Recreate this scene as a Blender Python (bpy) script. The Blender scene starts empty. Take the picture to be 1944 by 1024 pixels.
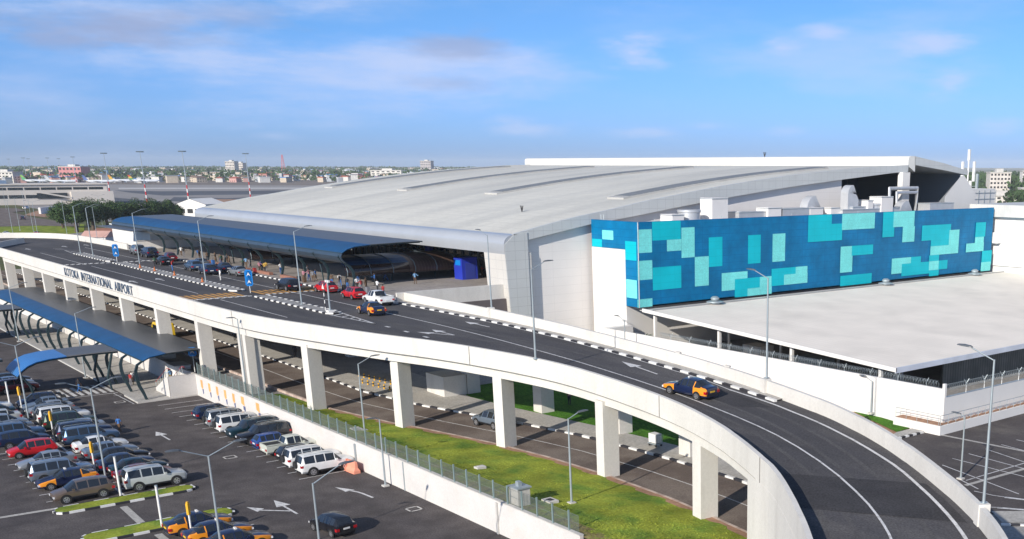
import bpy, math, random
from mathutils import Vector, Matrix
random.seed(7)
S = bpy.context.scene
R = math.radians

SKYTINT = (.37, .62, 1.0); SKYLOW = (.38, .63, 1.42); SKYHIGH = (.9, .95, 1.0)
CLOUD = (4.4, 5.1, 7.1); CLOUDD = (2.5, 3.15, 5.0); SKYSTR = .11; SUNSTR = 4.5; EXPO = 0.3; HAZE = .00007

# ------------------------------------------------------------------ camera
CAMR = [[0.6764922, 0.7364468, 0.0021116], [0.2137626, -0.1936146, -0.9575066], [-0.7047438, 0.6481971, -0.2884035]]          # rows: camera right, down, forward in world axes
cd = bpy.data.cameras.new('camera'); cam = bpy.data.objects.new('camera', cd); S.collection.objects.link(cam)
cd.sensor_width = 36; cd.lens = 2038.757 / 1944 * 36
cd.shift_x = -(1375.115 - 972) / 1944; cd.shift_y = (928.938 - 512) / 1944
cd.clip_start = .5; cd.clip_end = 20000
_r, _d, _f = [Vector(v) for v in CAMR]
m = Matrix((_r, -_d, -_f)).transposed().to_4x4(); m.translation = Vector((0, 0, 26)); cam.matrix_world = m
S.camera = cam

# ------------------------------------------------------------------ sky, sun, exposure
ELEV = R(24.5); SX, SY = .357, -.934
W = bpy.data.worlds.new('World'); S.world = W; W.use_nodes = True
nt = W.node_tree; N = nt.nodes; LK = nt.links; bg = N['Background']
sky = N.new('ShaderNodeTexSky'); sky.sky_type = 'NISHITA'; sky.sun_disc = False
sky.sun_elevation = ELEV; sky.sun_rotation = math.atan2(SX, SY)
sky.air_density = 1.0; sky.dust_density = .6; sky.ozone_density = 3.0; sky.altitude = 50
tc = N.new('ShaderNodeTexCoord')
def vmath(op, a, b=None):
    n = N.new('ShaderNodeMath'); n.operation = op
    for i, v in enumerate((a, b)):
        if v is None: continue
        if isinstance(v, (int, float)): n.inputs[i].default_value = v
        else: LK.new(v, n.inputs[i])
    return n.outputs[0]
sep = N.new('ShaderNodeSeparateXYZ'); LK.new(tc.outputs['Generated'], sep.inputs[0])
az = vmath('ARCTAN2', sep.outputs[1], sep.outputs[0])
el = sep.outputs[2]
def skynoise(sx, sy, scale, det, rough, off):
    cb = N.new('ShaderNodeCombineXYZ')
    LK.new(vmath('MULTIPLY', az, sx), cb.inputs[0]); LK.new(vmath('MULTIPLY', el, sy), cb.inputs[1]); cb.inputs[2].default_value = off
    n = N.new('ShaderNodeTexNoise'); n.inputs['Scale'].default_value = scale; n.inputs['Detail'].default_value = det; n.inputs['Roughness'].default_value = rough
    LK.new(cb.outputs[0], n.inputs['Vector']); return n.outputs['Fac']
def ramp(fac, a, b, va=0, vb=1):
    n = N.new('ShaderNodeMapRange'); n.interpolation_type = 'SMOOTHSTEP'; n.inputs[1].default_value = a; n.inputs[2].default_value = b
    n.inputs[3].default_value = va; n.inputs[4].default_value = vb; LK.new(fac, n.inputs[0]); return n.outputs[0]
def mixc(fac, a, b, mode='MIX'):
    n = N.new('ShaderNodeMix'); n.data_type = 'RGBA'; n.blend_type = mode
    for i, v in ((0, fac), (6, a), (7, b)):
        if isinstance(v, (int, float)): n.inputs[i].default_value = v
        elif isinstance(v, tuple): n.inputs[i].default_value = (*v, 1)
        else: LK.new(v, n.inputs[i])
    return n.outputs[2]
tint = mixc(1.0, sky.outputs[0], mixc(ramp(el, .16, .5), mixc(ramp(el, -.01, .15), SKYLOW, SKYTINT), SKYHIGH), 'MULTIPLY')
CL1 = skynoise(16, 60, 1.0, 6, .62, 4.2); CL2 = skynoise(5, 22, 1.0, 6, .6, 8.8)
cur = mixc(vmath('MULTIPLY', vmath('MULTIPLY', ramp(CL2, .4, .75), ramp(el, .02, .1)), .3), tint, CLOUD)
# cumulus puffs and veils at fixed directions in the sky: azimuth, height, half sizes, strength, kind
CLOUDS = [('v', 2.7314, 0.0797, 0.255, 0.0417, 0.62), ('v', 2.9354, 0.0611, 0.1275, 0.0539, 0.42), ('v', 2.8241, 0.092, 0.1275, 0.0245, 0.5), ('v', 2.569, 0.0793, 0.1275, 0.0294, 0.3), ('v', 2.8503, 0.1167, 0.1275, 0.0147, 0.4), ('d', 2.8884, 0.0992, 0.0834, 0.0177, 0.62), ('d', 2.9144, 0.0877, 0.0441, 0.0098, 0.4), ('d', 2.8025, 0.1138, 0.0638, 0.0137, 0.32), ('d', 2.625, 0.0955, 0.0539, 0.0157, 0.5), ('p', 2.4785, 0.093, 0.0392, 0.0147, 0.62), ('p', 2.3501, 0.0968, 0.027, 0.0098, 0.5), ('p', 2.3128, 0.1091, 0.0245, 0.0078, 0.42), ('p', 2.2209, 0.0998, 0.0441, 0.0137, 0.5), ('p', 2.2056, 0.0651, 0.027, 0.0167, 0.42), ('d', 2.6313, 0.0666, 0.0441, 0.0088, 0.3), ('p', 2.567, 0.0299, 0.0441, 0.0078, 0.35), ('p', 2.4685, 0.0278, 0.049, 0.0078, 0.32), ('p', 2.5891, 0.0366, 0.0294, 0.0059, 0.25), ('p', 2.415, 0.0333, 0.0343, 0.0059, 0.2), ('p', 2.3452, 0.029, 0.0245, 0.0059, 0.2), ('p', 2.7779, 0.0228, 0.0294, 0.0049, 0.22), ('p', 2.1593, 0.0329, 0.0343, 0.0098, 0.3), ('v', 2.3417, 0.085, 0.2452, 0.0245, 0.22)]
for k_, a0, e0, ra, re_, st_ in CLOUDS:
    da = vmath('DIVIDE', vmath('SUBTRACT', az, a0), ra); de = vmath('DIVIDE', vmath('SUBTRACT', el, e0), re_)
    d_ = vmath('SQRT', vmath('ADD', vmath('MULTIPLY', da, da), vmath('MULTIPLY', de, de)))
    d_ = vmath('ADD', d_, vmath('MULTIPLY', vmath('SUBTRACT', CL2 if k_ == 'v' else CL1, .5), -2.2 if k_ != 'v' else -4.2))
    mk_ = vmath('MULTIPLY', ramp(d_, 1.1, -.1 if k_ != 'v' else -.6), min(1, st_ * (1.45 if k_ != 'v' else 1)))
    cur = mixc(mk_, cur, CLOUDD if k_ == 'd' else CLOUD)
c3 = cur
LK.new(c3, bg.inputs[0]); bg.inputs[1].default_value = SKYSTR
sd = bpy.data.lights.new('sun', 'SUN'); sd.energy = SUNSTR; sd.angle = R(.55); sd.color = (1, .93, .82)
sun = bpy.data.objects.new('sun', sd); S.collection.objects.link(sun)
sv = Vector((SX * math.cos(ELEV), SY * math.cos(ELEV), math.sin(ELEV)))
sun.rotation_euler = sv.to_track_quat('Z', 'Y').to_euler()
S.view_settings.view_transform = 'Standard'; S.view_settings.look = 'None'; S.view_settings.exposure = EXPO; S.view_settings.gamma = 1

# ------------------------------------------------------------------ materials
MATS = {}
def pm(name, col, rough=.6, metal=0, var=.12, scale=.4, fine=0, finescale=20, bump=0, spec=.5, coat=0, grid=None, col2=None, c2scale=.1, c2lo=.45, c2hi=.6, alpha=None, stretch=None):
    """procedural material: colour + two octaves of wear noise (+ panel joints) (+ bump)"""
    if name in MATS: return MATS[name]
    mt = bpy.data.materials.new(name); mt.use_nodes = True; t = mt.node_tree; n = t.nodes; l = t.links
    b = n['Principled BSDF']; b.inputs['Roughness'].default_value = rough; b.inputs['Metallic'].default_value = metal
    b.inputs['Specular IOR Level'].default_value = spec; b.inputs['Coat Weight'].default_value = coat
    co = n.new('ShaderNodeTexCoord'); vec = co.outputs['Object']
    if stretch:
        mp = n.new('ShaderNodeMapping'); mp.inputs['Scale'].default_value = stretch; l.new(vec, mp.inputs[0]); svec = mp.outputs[0]
    else: svec = vec
    def noise(sc, det=4, v=None):
        q = n.new('ShaderNodeTexNoise'); q.inputs['Scale'].default_value = sc; q.inputs['Detail'].default_value = det; l.new(v or svec, q.inputs['Vector']); return q.outputs['Fac']
    def mp_(f, a, c, x, y):
        q = n.new('ShaderNodeMapRange'); l.new(f, q.inputs[0]); q.inputs[1].default_value = a; q.inputs[2].default_value = c; q.inputs[3].default_value = x; q.inputs[4].default_value = y; return q.outputs[0]
    def mix(f, a, c, mode='MIX'):
        q = n.new('ShaderNodeMix'); q.data_type = 'RGBA'; q.blend_type = mode
        for i, v in ((0, f), (6, a), (7, c)):
            if isinstance(v, (int, float)): q.inputs[i].default_value = v
            elif isinstance(v, tuple): q.inputs[i].default_value = (*v, 1)
            else: l.new(v, q.inputs[i])
        return q.outputs[2]
    c = tuple(col)
    if col2: c = mix(mp_(noise(c2scale, 5), c2lo, c2hi, 0, 1), c, tuple(col2))
    v = mp_(noise(scale), .3, .7, 1 - var, 1 + var)
    cb = n.new('ShaderNodeCombineColor'); [l.new(v, cb.inputs[i]) for i in range(3)]
    c = mix(1.0, c, cb.outputs[0], 'MULTIPLY')
    if fine:
        v = mp_(noise(finescale, 2, vec), .3, .7, 1 - fine, 1 + fine)
        cb = n.new('ShaderNodeCombineColor'); [l.new(v, cb.inputs[i]) for i in range(3)]
        c = mix(1.0, c, cb.outputs[0], 'MULTIPLY')
    if grid:   # list of (axis, pitch, width, offset) and joint colour
        sp = n.new('ShaderNodeSeparateXYZ'); l.new(vec, sp.inputs[0]); tot = None
        for (ax, pitch, w, off) in grid[0]:
            a1 = n.new('ShaderNodeMath'); a1.operation = 'ADD'; l.new(sp.outputs[ax], a1.inputs[0]); a1.inputs[1].default_value = off + 1000 * pitch
            a2 = n.new('ShaderNodeMath'); a2.operation = 'MODULO'; l.new(a1.outputs[0], a2.inputs[0]); a2.inputs[1].default_value = pitch
            a3 = n.new('ShaderNodeMath'); a3.operation = 'LESS_THAN'; l.new(a2.outputs[0], a3.inputs[0]); a3.inputs[1].default_value = w
            if tot is None: tot = a3.outputs[0]
            else:
                a4 = n.new('ShaderNodeMath'); a4.operation = 'MAXIMUM'; l.new(tot, a4.inputs[0]); l.new(a3.outputs[0], a4.inputs[1]); tot = a4.outputs[0]
        c = mix(tot, c, tuple(grid[1]))
    if isinstance(c, tuple): b.inputs['Base Color'].default_value = (*c, 1)
    else: l.new(c, b.inputs['Base Color'])
    if bump:
        bp = n.new('ShaderNodeBump'); bp.inputs['Strength'].default_value = bump; bp.inputs['Distance'].default_value = .05
        l.new(noise(finescale, 3, vec), bp.inputs['Height']); l.new(bp.outputs[0], b.inputs['Normal'])
    if alpha is not None: b.inputs['Alpha'].default_value = alpha
    MATS[name] = mt; return mt
def glassmat(name, col, rough=.1):
    return pm(name, col, rough=rough, var=.25, scale=.7, spec=.8)
M_asph = pm('asphalt', (.072, .069, .073), .9, var=.16, scale=.12, fine=.3, finescale=9, spec=.2, stretch=(.4, 1.6, 1), col2=(.094, .089, .09), c2scale=.25)
M_asph_warm = pm('asphalt_lower', (.145, .115, .1), .9, var=.15, scale=.3, fine=.25, finescale=9, spec=.2, col2=(.175, .145, .125), c2scale=.3)
M_park = pm('asphalt_car_park', (.075, .066, .066), .9, var=.22, scale=.6, fine=.3, finescale=8, spec=.2, col2=(.1, .088, .085), c2scale=.14, c2lo=.4, c2hi=.62)
M_parkr = pm('asphalt_right_park', (.085, .074, .072), .9, var=.18, scale=.25, fine=.2, finescale=8, spec=.2, col2=(.13, .115, .105), c2scale=.22, c2lo=.52, c2hi=.68)
M_paint = pm('road_paint', (.62, .61, .6), .7, var=.12, scale=2, fine=.2, finescale=14, col2=(.36, .35, .34), c2scale=2.5, c2lo=.52, c2hi=.72)
M_ypaint = pm('yellow_road_paint', (.5, .26, .06), .7, var=.15, scale=2, fine=.2)
M_bpaint = pm('black_kerb_paint', (.025, .024, .03), .7, var=.2, scale=2)
M_wpaint = pm('white_kerb_paint', (.7, .69, .67), .7, var=.1, scale=2, fine=.1)
M_conc = pm('painted_concrete', (.63, .605, .565), .85, var=.05, scale=.3, fine=.04, finescale=5, spec=.2, col2=(.55, .525, .485), c2scale=.9, c2lo=.52, c2hi=.85, stretch=(1, 1, .22))
M_conc2 = pm('grey_concrete', (.52, .5, .47), .85, var=.1, scale=.5, fine=.06, finescale=5, spec=.3)
M_white = pm('white_render', (.72, .7, .675), .8, var=.03, scale=.3, spec=.3, col2=(.72, .69, .66), c2scale=.35, c2lo=.55, c2hi=.8)
M_wallpk = pm('retaining_wall_paint', (.6, .575, .55), .85, var=.05, scale=.4, fine=.04, finescale=5, spec=.3, col2=(.6, .55, .5), c2scale=.6, c2lo=.55, c2hi=.8)
M_paver = pm('pavers', (.27, .26, .25), .9, var=.15, scale=.5, fine=.22, finescale=4)
M_paver_lt = pm('light_pavers', (.4, .38, .35), .9, var=.12, scale=.5, fine=.18, finescale=5)
M_plaza = pm('plaza_pavers', (.3, .27, .25), .85, var=.12, scale=.4, fine=.15, finescale=2.2)
M_grass = pm('grass', (.24, .275, .04), .95, var=.3, scale=.3, fine=.22, finescale=5, bump=.12, spec=.05, col2=(.12, .2, .035), c2scale=.4, c2lo=.45, c2hi=.66)
M_grassd = pm('dry_grass', (.24, .2, .09), .95, var=.25, scale=.6, fine=.25, finescale=4, spec=.05, col2=(.2, .25, .04), c2scale=.5, c2lo=.45, c2hi=.55)
M_grass2 = pm('green_grass', (.06, .16, .015), .95, var=.25, scale=.6, fine=.4, finescale=5, bump=.6, spec=.1)
M_dirt = pm('dirt', (.32, .18, .11), .95, var=.2, scale=.3, fine=.2, finescale=3)
M_roof = pm('white_sheet_roof', (.62, .6, .54), .65, var=.08, scale=.05, spec=.2, grid=([(1, 2.2, .12, 0), (0, 12.1, .14, 3)], (.5, .49, .45)), stretch=(1, .25, 1), col2=(.52, .51, .47), c2scale=.14, c2lo=.42, c2hi=.66, fine=.05, finescale=1.5)
M_clad = pm('aluminium_cladding', (.56, .57, .56), .45, var=.04, scale=.3, spec=.5, grid=([(0, 1.5, .05, 0), (1, 1.5, .05, 0)], (.38, .39, .4)))
M_clads = pm('side_cladding', (.52, .535, .53), .5, var=.04, scale=.3, spec=.5, grid=([(1, 1.5, .05, 0), (2, 1.2, .05, .3)], (.4, .41, .41)))
M_cladw = pm('white_cladding', (.75, .715, .69), .6, var=.03, scale=.3, spec=.25, grid=([(2, 1.15, .035, .1), (1, 4.6, .035, 0)], (.64, .61, .59)))
M_dkmet = pm('dark_steel', (.025, .05, .06), .45, metal=.3, var=.15, scale=1)
M_greymet = pm('galvanised_steel', (.4, .45, .47), .5, metal=.5, var=.1, scale=1)
M_midmet = pm('grey_steel', (.2, .25, .28), .5, metal=.4, var=.1, scale=1)
M_blueroof = pm('blue_canopy_sheet', (.006, .06, .17), .5, var=.22, scale=.5, spec=.25, grid=([(0, .8, .2, 0)], (.03, .1, .2)))
M_blueroofy = pm('blue_canopy_sheet_cross', (.012, .12, .37), .4, var=.1, scale=.3, spec=.5, grid=([(1, .6, .06, 0)], (.2, .35, .5)))
M_grayroof = pm('smoked_canopy_sheet', (.06, .065, .072), .42, var=.15, scale=.4, spec=.4, grid=([(0, .8, .26, 0)], (.16, .16, .165)))
M_grayroofx = pm('smoked_canopy_sheet_cross', (.07, .075, .085), .3, var=.12, scale=.4, spec=.6, grid=([(1, .62, .09, 0)], (.13, .13, .135)))
M_dglass = glassmat('dark_glazing', (.02, .028, .035))
M_smoke = pm('smoked_glazing', (.035, .02, .02), .12, var=.2, scale=.5, spec=.8)
M_black = pm('black_plastic', (.015, .015, .017), .5, var=.1)
M_tyre = pm('tyre_rubber', (.02, .02, .021), .85, var=.1)
M_rim = pm('alloy_rim', (.6, .6, .62), .3, metal=.8, var=.05)
M_cglass = pm('car_glass', (.018, .022, .028), .06, var=.1, spec=.9)
M_redl = pm('tail_light', (.4, .01, .015), .25, var=.05)
M_headl = pm('head_light', (.75, .75, .78), .1, var=.05, spec=.9)
M_plate = pm('number_plate', (.7, .7, .68), .5, var=.05)
M_plate_y = pm('yellow_number_plate', (.75, .45, .03), .5, var=.05)
M_bluesign = pm('blue_sign', (.005, .2, .6), .4, var=.03)
M_blueb = pm('blue_booth', (.02, .04, .4), .4, var=.06)
M_yel = pm('yellow_plastic', (.75, .4, .02), .5, var=.06)
M_orange = pm('orange_plastic', (.5, .14, .03), .5, var=.06)
M_pink = pm('faded_orange_plastic', (.8, .3, .2), .5, var=.06)
M_red = pm('red_paint', (.5, .015, .02), .45, var=.05)
M_bark = pm('bark', (.1, .07, .05), .9, var=.3, scale=4)
M_leaf = pm('foliage', (.028, .06, .018), .8, var=.45, scale=1.2, spec=.25, col2=(.06, .1, .03), c2scale=.5)
M_leaf2 = pm('distant_foliage', (.05, .085, .035), .9, var=.35, scale=.03, spec=.1)

# ------------------------------------------------------------------ helpers
def link(o): S.collection.objects.link(o); return o
class MB:
    def __init__(s): s.v = []; s.f = []; s.m = []; s.mats = []
    def mi(s, mat):
        if mat not in s.mats: s.mats.append(mat)
        return s.mats.index(mat)
    def add(s, vs, fs, mat):
        o = len(s.v); s.v += [tuple(v) for v in vs]; k = s.mi(mat)
        for f in fs: s.f.append(tuple(i + o for i in f)); s.m.append(k)
    def box(s, x0, x1, y0, y1, z0, z1, mat, rot=0, piv=None):
        vs = [(x, y, z) for z in (z0, z1) for x, y in ((x0, y0), (x1, y0), (x1, y1), (x0, y1))]
        if rot:
            px, py = piv or ((x0 + x1) / 2, (y0 + y1) / 2); c, q = math.cos(rot), math.sin(rot)
            vs = [(px + (x - px) * c - (y - py) * q, py + (x - px) * q + (y - py) * c, z) for x, y, z in vs]
        s.add(vs, [(0, 3, 2, 1), (4, 5, 6, 7), (0, 1, 5, 4), (1, 2, 6, 5), (2, 3, 7, 6), (3, 0, 4, 7)], mat); return s
    def prism(s, pts, z0, z1, mat, side=None):
        n = len(pts); zz = lambda z, p: z(p) if callable(z) else z
        a = sum(pts[i][0] * pts[(i + 1) % n][1] - pts[(i + 1) % n][0] * pts[i][1] for i in range(n))
        if a < 0: pts = pts[::-1]
        s.add([(p[0], p[1], zz(z0, p)) for p in pts] + [(p[0], p[1], zz(z1, p)) for p in pts], [tuple(range(n, 2 * n))], mat)
        o = len(s.v) - 2 * n; k = s.mi(side or mat)
        s.f.append(tuple(o + i for i in range(n - 1, -1, -1))); s.m.append(k)
        for i in range(n): s.f.append((o + i, o + (i + 1) % n, o + n + (i + 1) % n, o + n + i)); s.m.append(k)
        return s
    def tube(s, pts, r, mat, n=6, caps=True):
        pts = [Vector(p) for p in pts]; rr = r if isinstance(r, (list, tuple)) else [r] * len(pts); vs = []; fs = []
        for i, p in enumerate(pts):
            d = (pts[min(i + 1, len(pts) - 1)] - pts[max(i - 1, 0)])
            d = d.normalized() if d.length > 1e-9 else Vector((0, 0, 1))
            u = d.cross(Vector((0, 0, 1)) if abs(d.z) < .9 else Vector((1, 0, 0))).normalized(); w = d.cross(u)
            for k in range(n):
                a = 2 * math.pi * k / n; vs.append(p + (u * math.cos(a) + w * math.sin(a)) * rr[i])
        for i in range(len(pts) - 1):
            for k in range(n): fs.append((i * n + k, i * n + (k + 1) % n, (i + 1) * n + (k + 1) % n, (i + 1) * n + k))
        if caps: fs.append(tuple(range(n - 1, -1, -1))); fs.append(tuple(range((len(pts) - 1) * n, len(pts) * n)))
        s.add(vs, fs, mat); return s
    def loft(s, rings, mat, closed=True, caps=True):
        n = len(rings[0]); vs = [p for q in rings for p in q]; fs = []
        for i in range(len(rings) - 1):
            for k in range(n if closed else n - 1): fs.append((i * n + k, i * n + (k + 1) % n, (i + 1) * n + (k + 1) % n, (i + 1) * n + k))
        if caps and closed: fs.append(tuple(range(n - 1, -1, -1))); fs.append(tuple(range((len(rings) - 1) * n, len(rings) * n)))
        s.add(vs, fs, mat); return s
    def build(s, name, parent=None, smooth=False, loc=None, angle=40):
        used = sorted({i for f in s.f for i in f})
        if len(used) < len(s.v):
            mp = {j: i for i, j in enumerate(used)}; s.v = [s.v[j] for j in used]; s.f = [tuple(mp[i] for i in f) for f in s.f]
        me = bpy.data.meshes.new(name); me.from_pydata(s.v, [], s.f)
        for mt in s.mats: me.materials.append(mt)
        me.polygons.foreach_set('material_index', s.m)
        if smooth:
            me.polygons.foreach_set('use_smooth', [True] * len(s.f)); me.set_sharp_from_angle(angle=R(angle))
        me.update()
        o = bpy.data.objects.new(name, me); link(o)
        if parent: o.parent = parent
        if loc: o.location = loc
        return o
def thing(name, label, cat, loc=(0, 0, 0), rz=0, group=None):
    o = bpy.data.objects.new(name, None); link(o); o.location = loc; o.rotation_euler = (0, 0, rz); o['label'] = label; o['category'] = cat
    o.empty_display_size = .2
    if group: o['group'] = group
    return o
def tag(o, label, cat, group=None):
    o['label'] = label; o['category'] = cat
    if group: o['group'] = group
    return o
def struct(o): o['kind'] = 'structure'; return o
def stuff(o, label, cat): o['kind'] = 'stuff'; o['label'] = label; o['category'] = cat; return o
def dup(root, loc, rz=0, label=None, group=None):
    r = root.copy(); link(r); r.location = loc; r.rotation_euler = (0, 0, rz)
    if label: r['label'] = label
    if group: r['group'] = group
    for ch in list(root.children):
        c = ch.copy(); link(c); c.parent = r
        for g_ in list(ch.children):
            d = g_.copy(); link(d); d.parent = c
    return r
def lerp(tab, x):
    if x <= tab[0][0]: return tab[0][1]
    for (a, p), (b, q) in zip(tab, tab[1:]):
        if x <= b: return p + (q - p) * (x - a) / (b - a)
    return tab[-1][1]
def resample(pts, step):
    out = [Vector(pts[0])]
    for a, b in zip(pts, pts[1:]):
        a, b = Vector(a), Vector(b); n = max(1, int((b - a).length / step))
        out += [a.lerp(b, (i + 1) / n) for i in range(n)]
    return out
def smooth_line(pts, it=2):
    for _ in range(it):
        q = [pts[0]]
        for a, b in zip(pts, pts[1:]):
            a, b = Vector(a), Vector(b); q += [a.lerp(b, .25), a.lerp(b, .75)]
        q.append(pts[-1]); pts = q
    return [Vector(p) for p in pts]
def sheet(name, pts, z, mat, grid=0):
    """flat ground sheet from an outline"""
    b = MB(); a = sum(pts[i][0] * pts[(i + 1) % len(pts)][1] - pts[(i + 1) % len(pts)][0] * pts[i][1] for i in range(len(pts)))
    if a < 0: pts = pts[::-1]
    b.add([(p[0], p[1], z(p) if callable(z) else z) for p in pts], [tuple(range(len(pts)))], mat); return struct(b.build(name))
def strip(b, line_a, line_b, za, zb, mat):
    n = len(line_a); fz = lambda z, p: z(p) if callable(z) else z
    b.add([(p[0], p[1], fz(za, p)) for p in line_a] + [(p[0], p[1], fz(zb, p)) for p in line_b], [(i, i + 1, n + i + 1, n + i) for i in range(n - 1)], mat)
def offset(line, d):
    out = []
    for i, p in enumerate(line):
        t = Vector(line[min(i + 1, len(line) - 1)][:2]) - Vector(line[max(i - 1, 0)][:2]); t.normalize()
        out.append(Vector((p[0] - t.y * d, p[1] + t.x * d, 0)))
    return out
def paintline(b, line, w, z, mat, dash=None):
    a = offset(line, w / 2); c = offset(line, -w / 2); fz = lambda p: z(p) if callable(z) else z
    n = len(line); b.add([(p[0], p[1], fz(p)) for p in a] + [(p[0], p[1], fz(p)) for p in c], [(i, n + i, n + i + 1, i + 1) for i in range(n - 1)], mat)
def kerb(name, line, side, z, w=.3, h=.15, seg=1.0, label=None, mats=None):
    """kerb of alternating black and white painted stones; line is the road edge, side = +1 left"""
    b = MB(); pts = resample(line, seg); a = pts; c = offset(pts, w * side); fz = lambda p: z(p) if callable(z) else z
    for i in range(len(pts) - 1):
        mt = (mats or (M_wpaint, M_bpaint))[i % 2]; q = [a[i], a[i + 1], c[i + 1], c[i]]
        b.prism([(p[0], p[1]) for p in q], (lambda p: fz(p) - .1), (lambda p: fz(p) + h), mt)
    o = b.build(name)
    return struct(o)

# ================================================================== THE SETTING: ground, roads, car parks
ZR = [(-400, 2.3), (-130, 2.3), (-94, 1.9), (-56, 1.55), (-40, 1.3)]
zr = lambda p: lerp(ZR, p[0])                       # level of the lower road
CL = [(-300, 54.8, 9.9), (-114.2, 54.6, 9.9), (-102.9, 54.4, 9.9), (-97.4, 54.3, 9.85), (-89.4, 54.2, 9.72), (-79.6, 54.15, 9.42), (-76.1, 54.05, 9.3), (-70.4, 53.8, 9.1), (-64.6, 53.4, 8.88), (-59.7, 52.85, 8.69), (-54.1, 52, 8.46), (-48.9, 50.75, 8.23), (-42.9, 48.45, 7.93), (-37.9, 45.8, 7.64), (-35.2, 44.0, 7.45), (-33.1, 42.35, 7.3), (-28.5, 38.0, 6.95), (-24.5, 33.0, 6.55), (-21, 27, 6.1), (-18.5, 20.5, 5.6)]
def deckz(p):
    best = (1e9, 9.9)
    for A, B in zip(CL, CL[1:]):
        dx, dy = B[0] - A[0], B[1] - A[1]; t = max(0, min(1, ((p[0] - A[0]) * dx + (p[1] - A[1]) * dy) / (dx * dx + dy * dy)))
        d = math.hypot(p[0] - A[0] - t * dx, p[1] - A[1] - t * dy)
        if d < best[0]: best = (d, A[2] + t * (B[2] - A[2]))
    return best[1]
NEAR = [(-128, 38.95), (-118, 39.25), (-110.7, 40.1), (-98.1, 42.7), (-87.7, 46.2), (-83.9, 47.3), (-77.4, 48.8), (-73.1, 49.35), (-68.2, 49.4), (-61.1, 49.0), (-56.1, 48.2), (-52, 47.1), (-48.5, 45.8), (-44.9, 44.2), (-43.1, 43.4), (-39.4, 41.0), (-34.4, 37.3), (-30, 33.3), (-26, 28.8), (-22.5, 23.5), (-20, 18)]
FAR = [(-125, 61.45), (-110, 61.3), (-101.6, 61.15), (-84, 60.95), (-78, 60.7), (-70, 60.5), (-63.2, 59.85), (-57.7, 59.0), (-51.8, 57.9), (-48.5, 56.9), (-44.9, 55.5), (-42, 54.2), (-36.7, 51.3), (-31.6, 48.1), (-27.5, 44.6), (-23.3, 40), (-19, 34), (-15.5, 27), (-13.5, 20)]
KERBF = [(-124.5, 59.55), (-101, 59.55), (-85, 59.4), (-77.8, 59.15), (-72, 58.9), (-66, 58.6), (-61.5, 58.2), (-57, 57.6)]
NL = smooth_line([(x, y, 0) for x, y in NEAR], 1); FL = smooth_line([(x, y, 0) for x, y in FAR], 2)
def even(pts, n):
    L_ = [0]
    for a, b in zip(pts, pts[1:]): L_.append(L_[-1] + (b - a).length)
    out = []
    for i in range(n):
        t = L_[-1] * i / (n - 1); k = 0
        while k < len(L_) - 2 and L_[k + 1] < t: k += 1
        out.append(pts[k].lerp(pts[k + 1], max(0, min(1, (t - L_[k]) / (L_[k + 1] - L_[k])))))
    return out

# one sheet to the horizon
b = MB(); b.add([(-16000, -6000, -.35), (9000, -6000, -.35), (9000, 16000, -.35), (-16000, 16000, -.35)], [(0, 1, 2, 3)], pm('dry_grassland', (.13, .11, .07), .95, var=.25, scale=.004, col2=(.1, .11, .045), c2scale=.006, c2lo=.45, c2hi=.55, spec=.1)); struct(b.build('ground'))
# airfield: apron, taxiways
M_apr = pm('apron_concrete', (.27, .25, .24), .9, var=.1, scale=.01, spec=.2, stretch=(1, .2, 1)); M_apr2 = pm('apron_asphalt', (.09, .095, .11), .9, var=.12, scale=.01, spec=.2); M_apr3 = pm('runway_shoulder', (.2, .17, .15), .95, var=.15, scale=.004, spec=.1)
sheet('runway_field', [(-2513.25, 560.77), (-2964.27, 983.71), (-2979.44, 1717.79), (-2838.54, 2001.84), (-1256.16, 885.24), (-1170.42, 461.08), (-1714.45, 381.28)], -.3, M_apr3)
sheet('apron', [(-1705.1, 253.53), (-1687.36, 419.99), (-1503.42, 537.33), (-1417.68, 657.96), (-932.1, 431.72), (-542.11, 196.69), (-589.93, 139.8), (-1137.69, 167.71)], -.28, M_apr)
sheet('taxiway', [(-1306.42, 321.79), (-1228.4, 343.68), (-1196.13, 426.85), (-1219.93, 528.39), (-1092.91, 484.13), (-1046.2, 372.95), (-1056.91, 299.51), (-1173.95, 304.81)], -.25, M_apr2)
sheet('taxiway', [(-999.81, 291.35), (-942.43, 314.61), (-981.85, 367.84), (-913.98, 350.75), (-836.14, 297.43), (-819.72, 262.5), (-899.36, 258.01)], -.25, M_apr2)
sheet('taxiway', [(-1032.54, 249.55), (-939.34, 249.86), (-859.05, 249.83), (-819.79, 228.16), (-863.53, 208.07)], -.25, M_apr2)
sheet('taxiway', [(-1439.85, 360.62), (-1305.92, 565.83), (-1347.61, 625.31), (-1247.31, 540.31), (-1359.33, 340.24)], -.22, pm('pale_concrete_strip', (.5, .48, .46), .9, spec=.2))
sheet('dirt_patch', [(-828.75, 251.28), (-918.37, 298.47), (-908.34, 311.15), (-815.09, 286.18), (-683.46, 224.25), (-677.46, 207.65)], -.2, M_dirt)
# red brown field to the right behind the terminal
sheet('field', [(-720.09, 1017.36), (-685.41, 1199.73), (-354.89, 623.54), (-400.88, 567.66)], -.2, pm('brown_field', (.19, .13, .085), .95, var=.2, scale=.02, col2=(.12, .13, .06), c2scale=.03, spec=.1))

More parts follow.
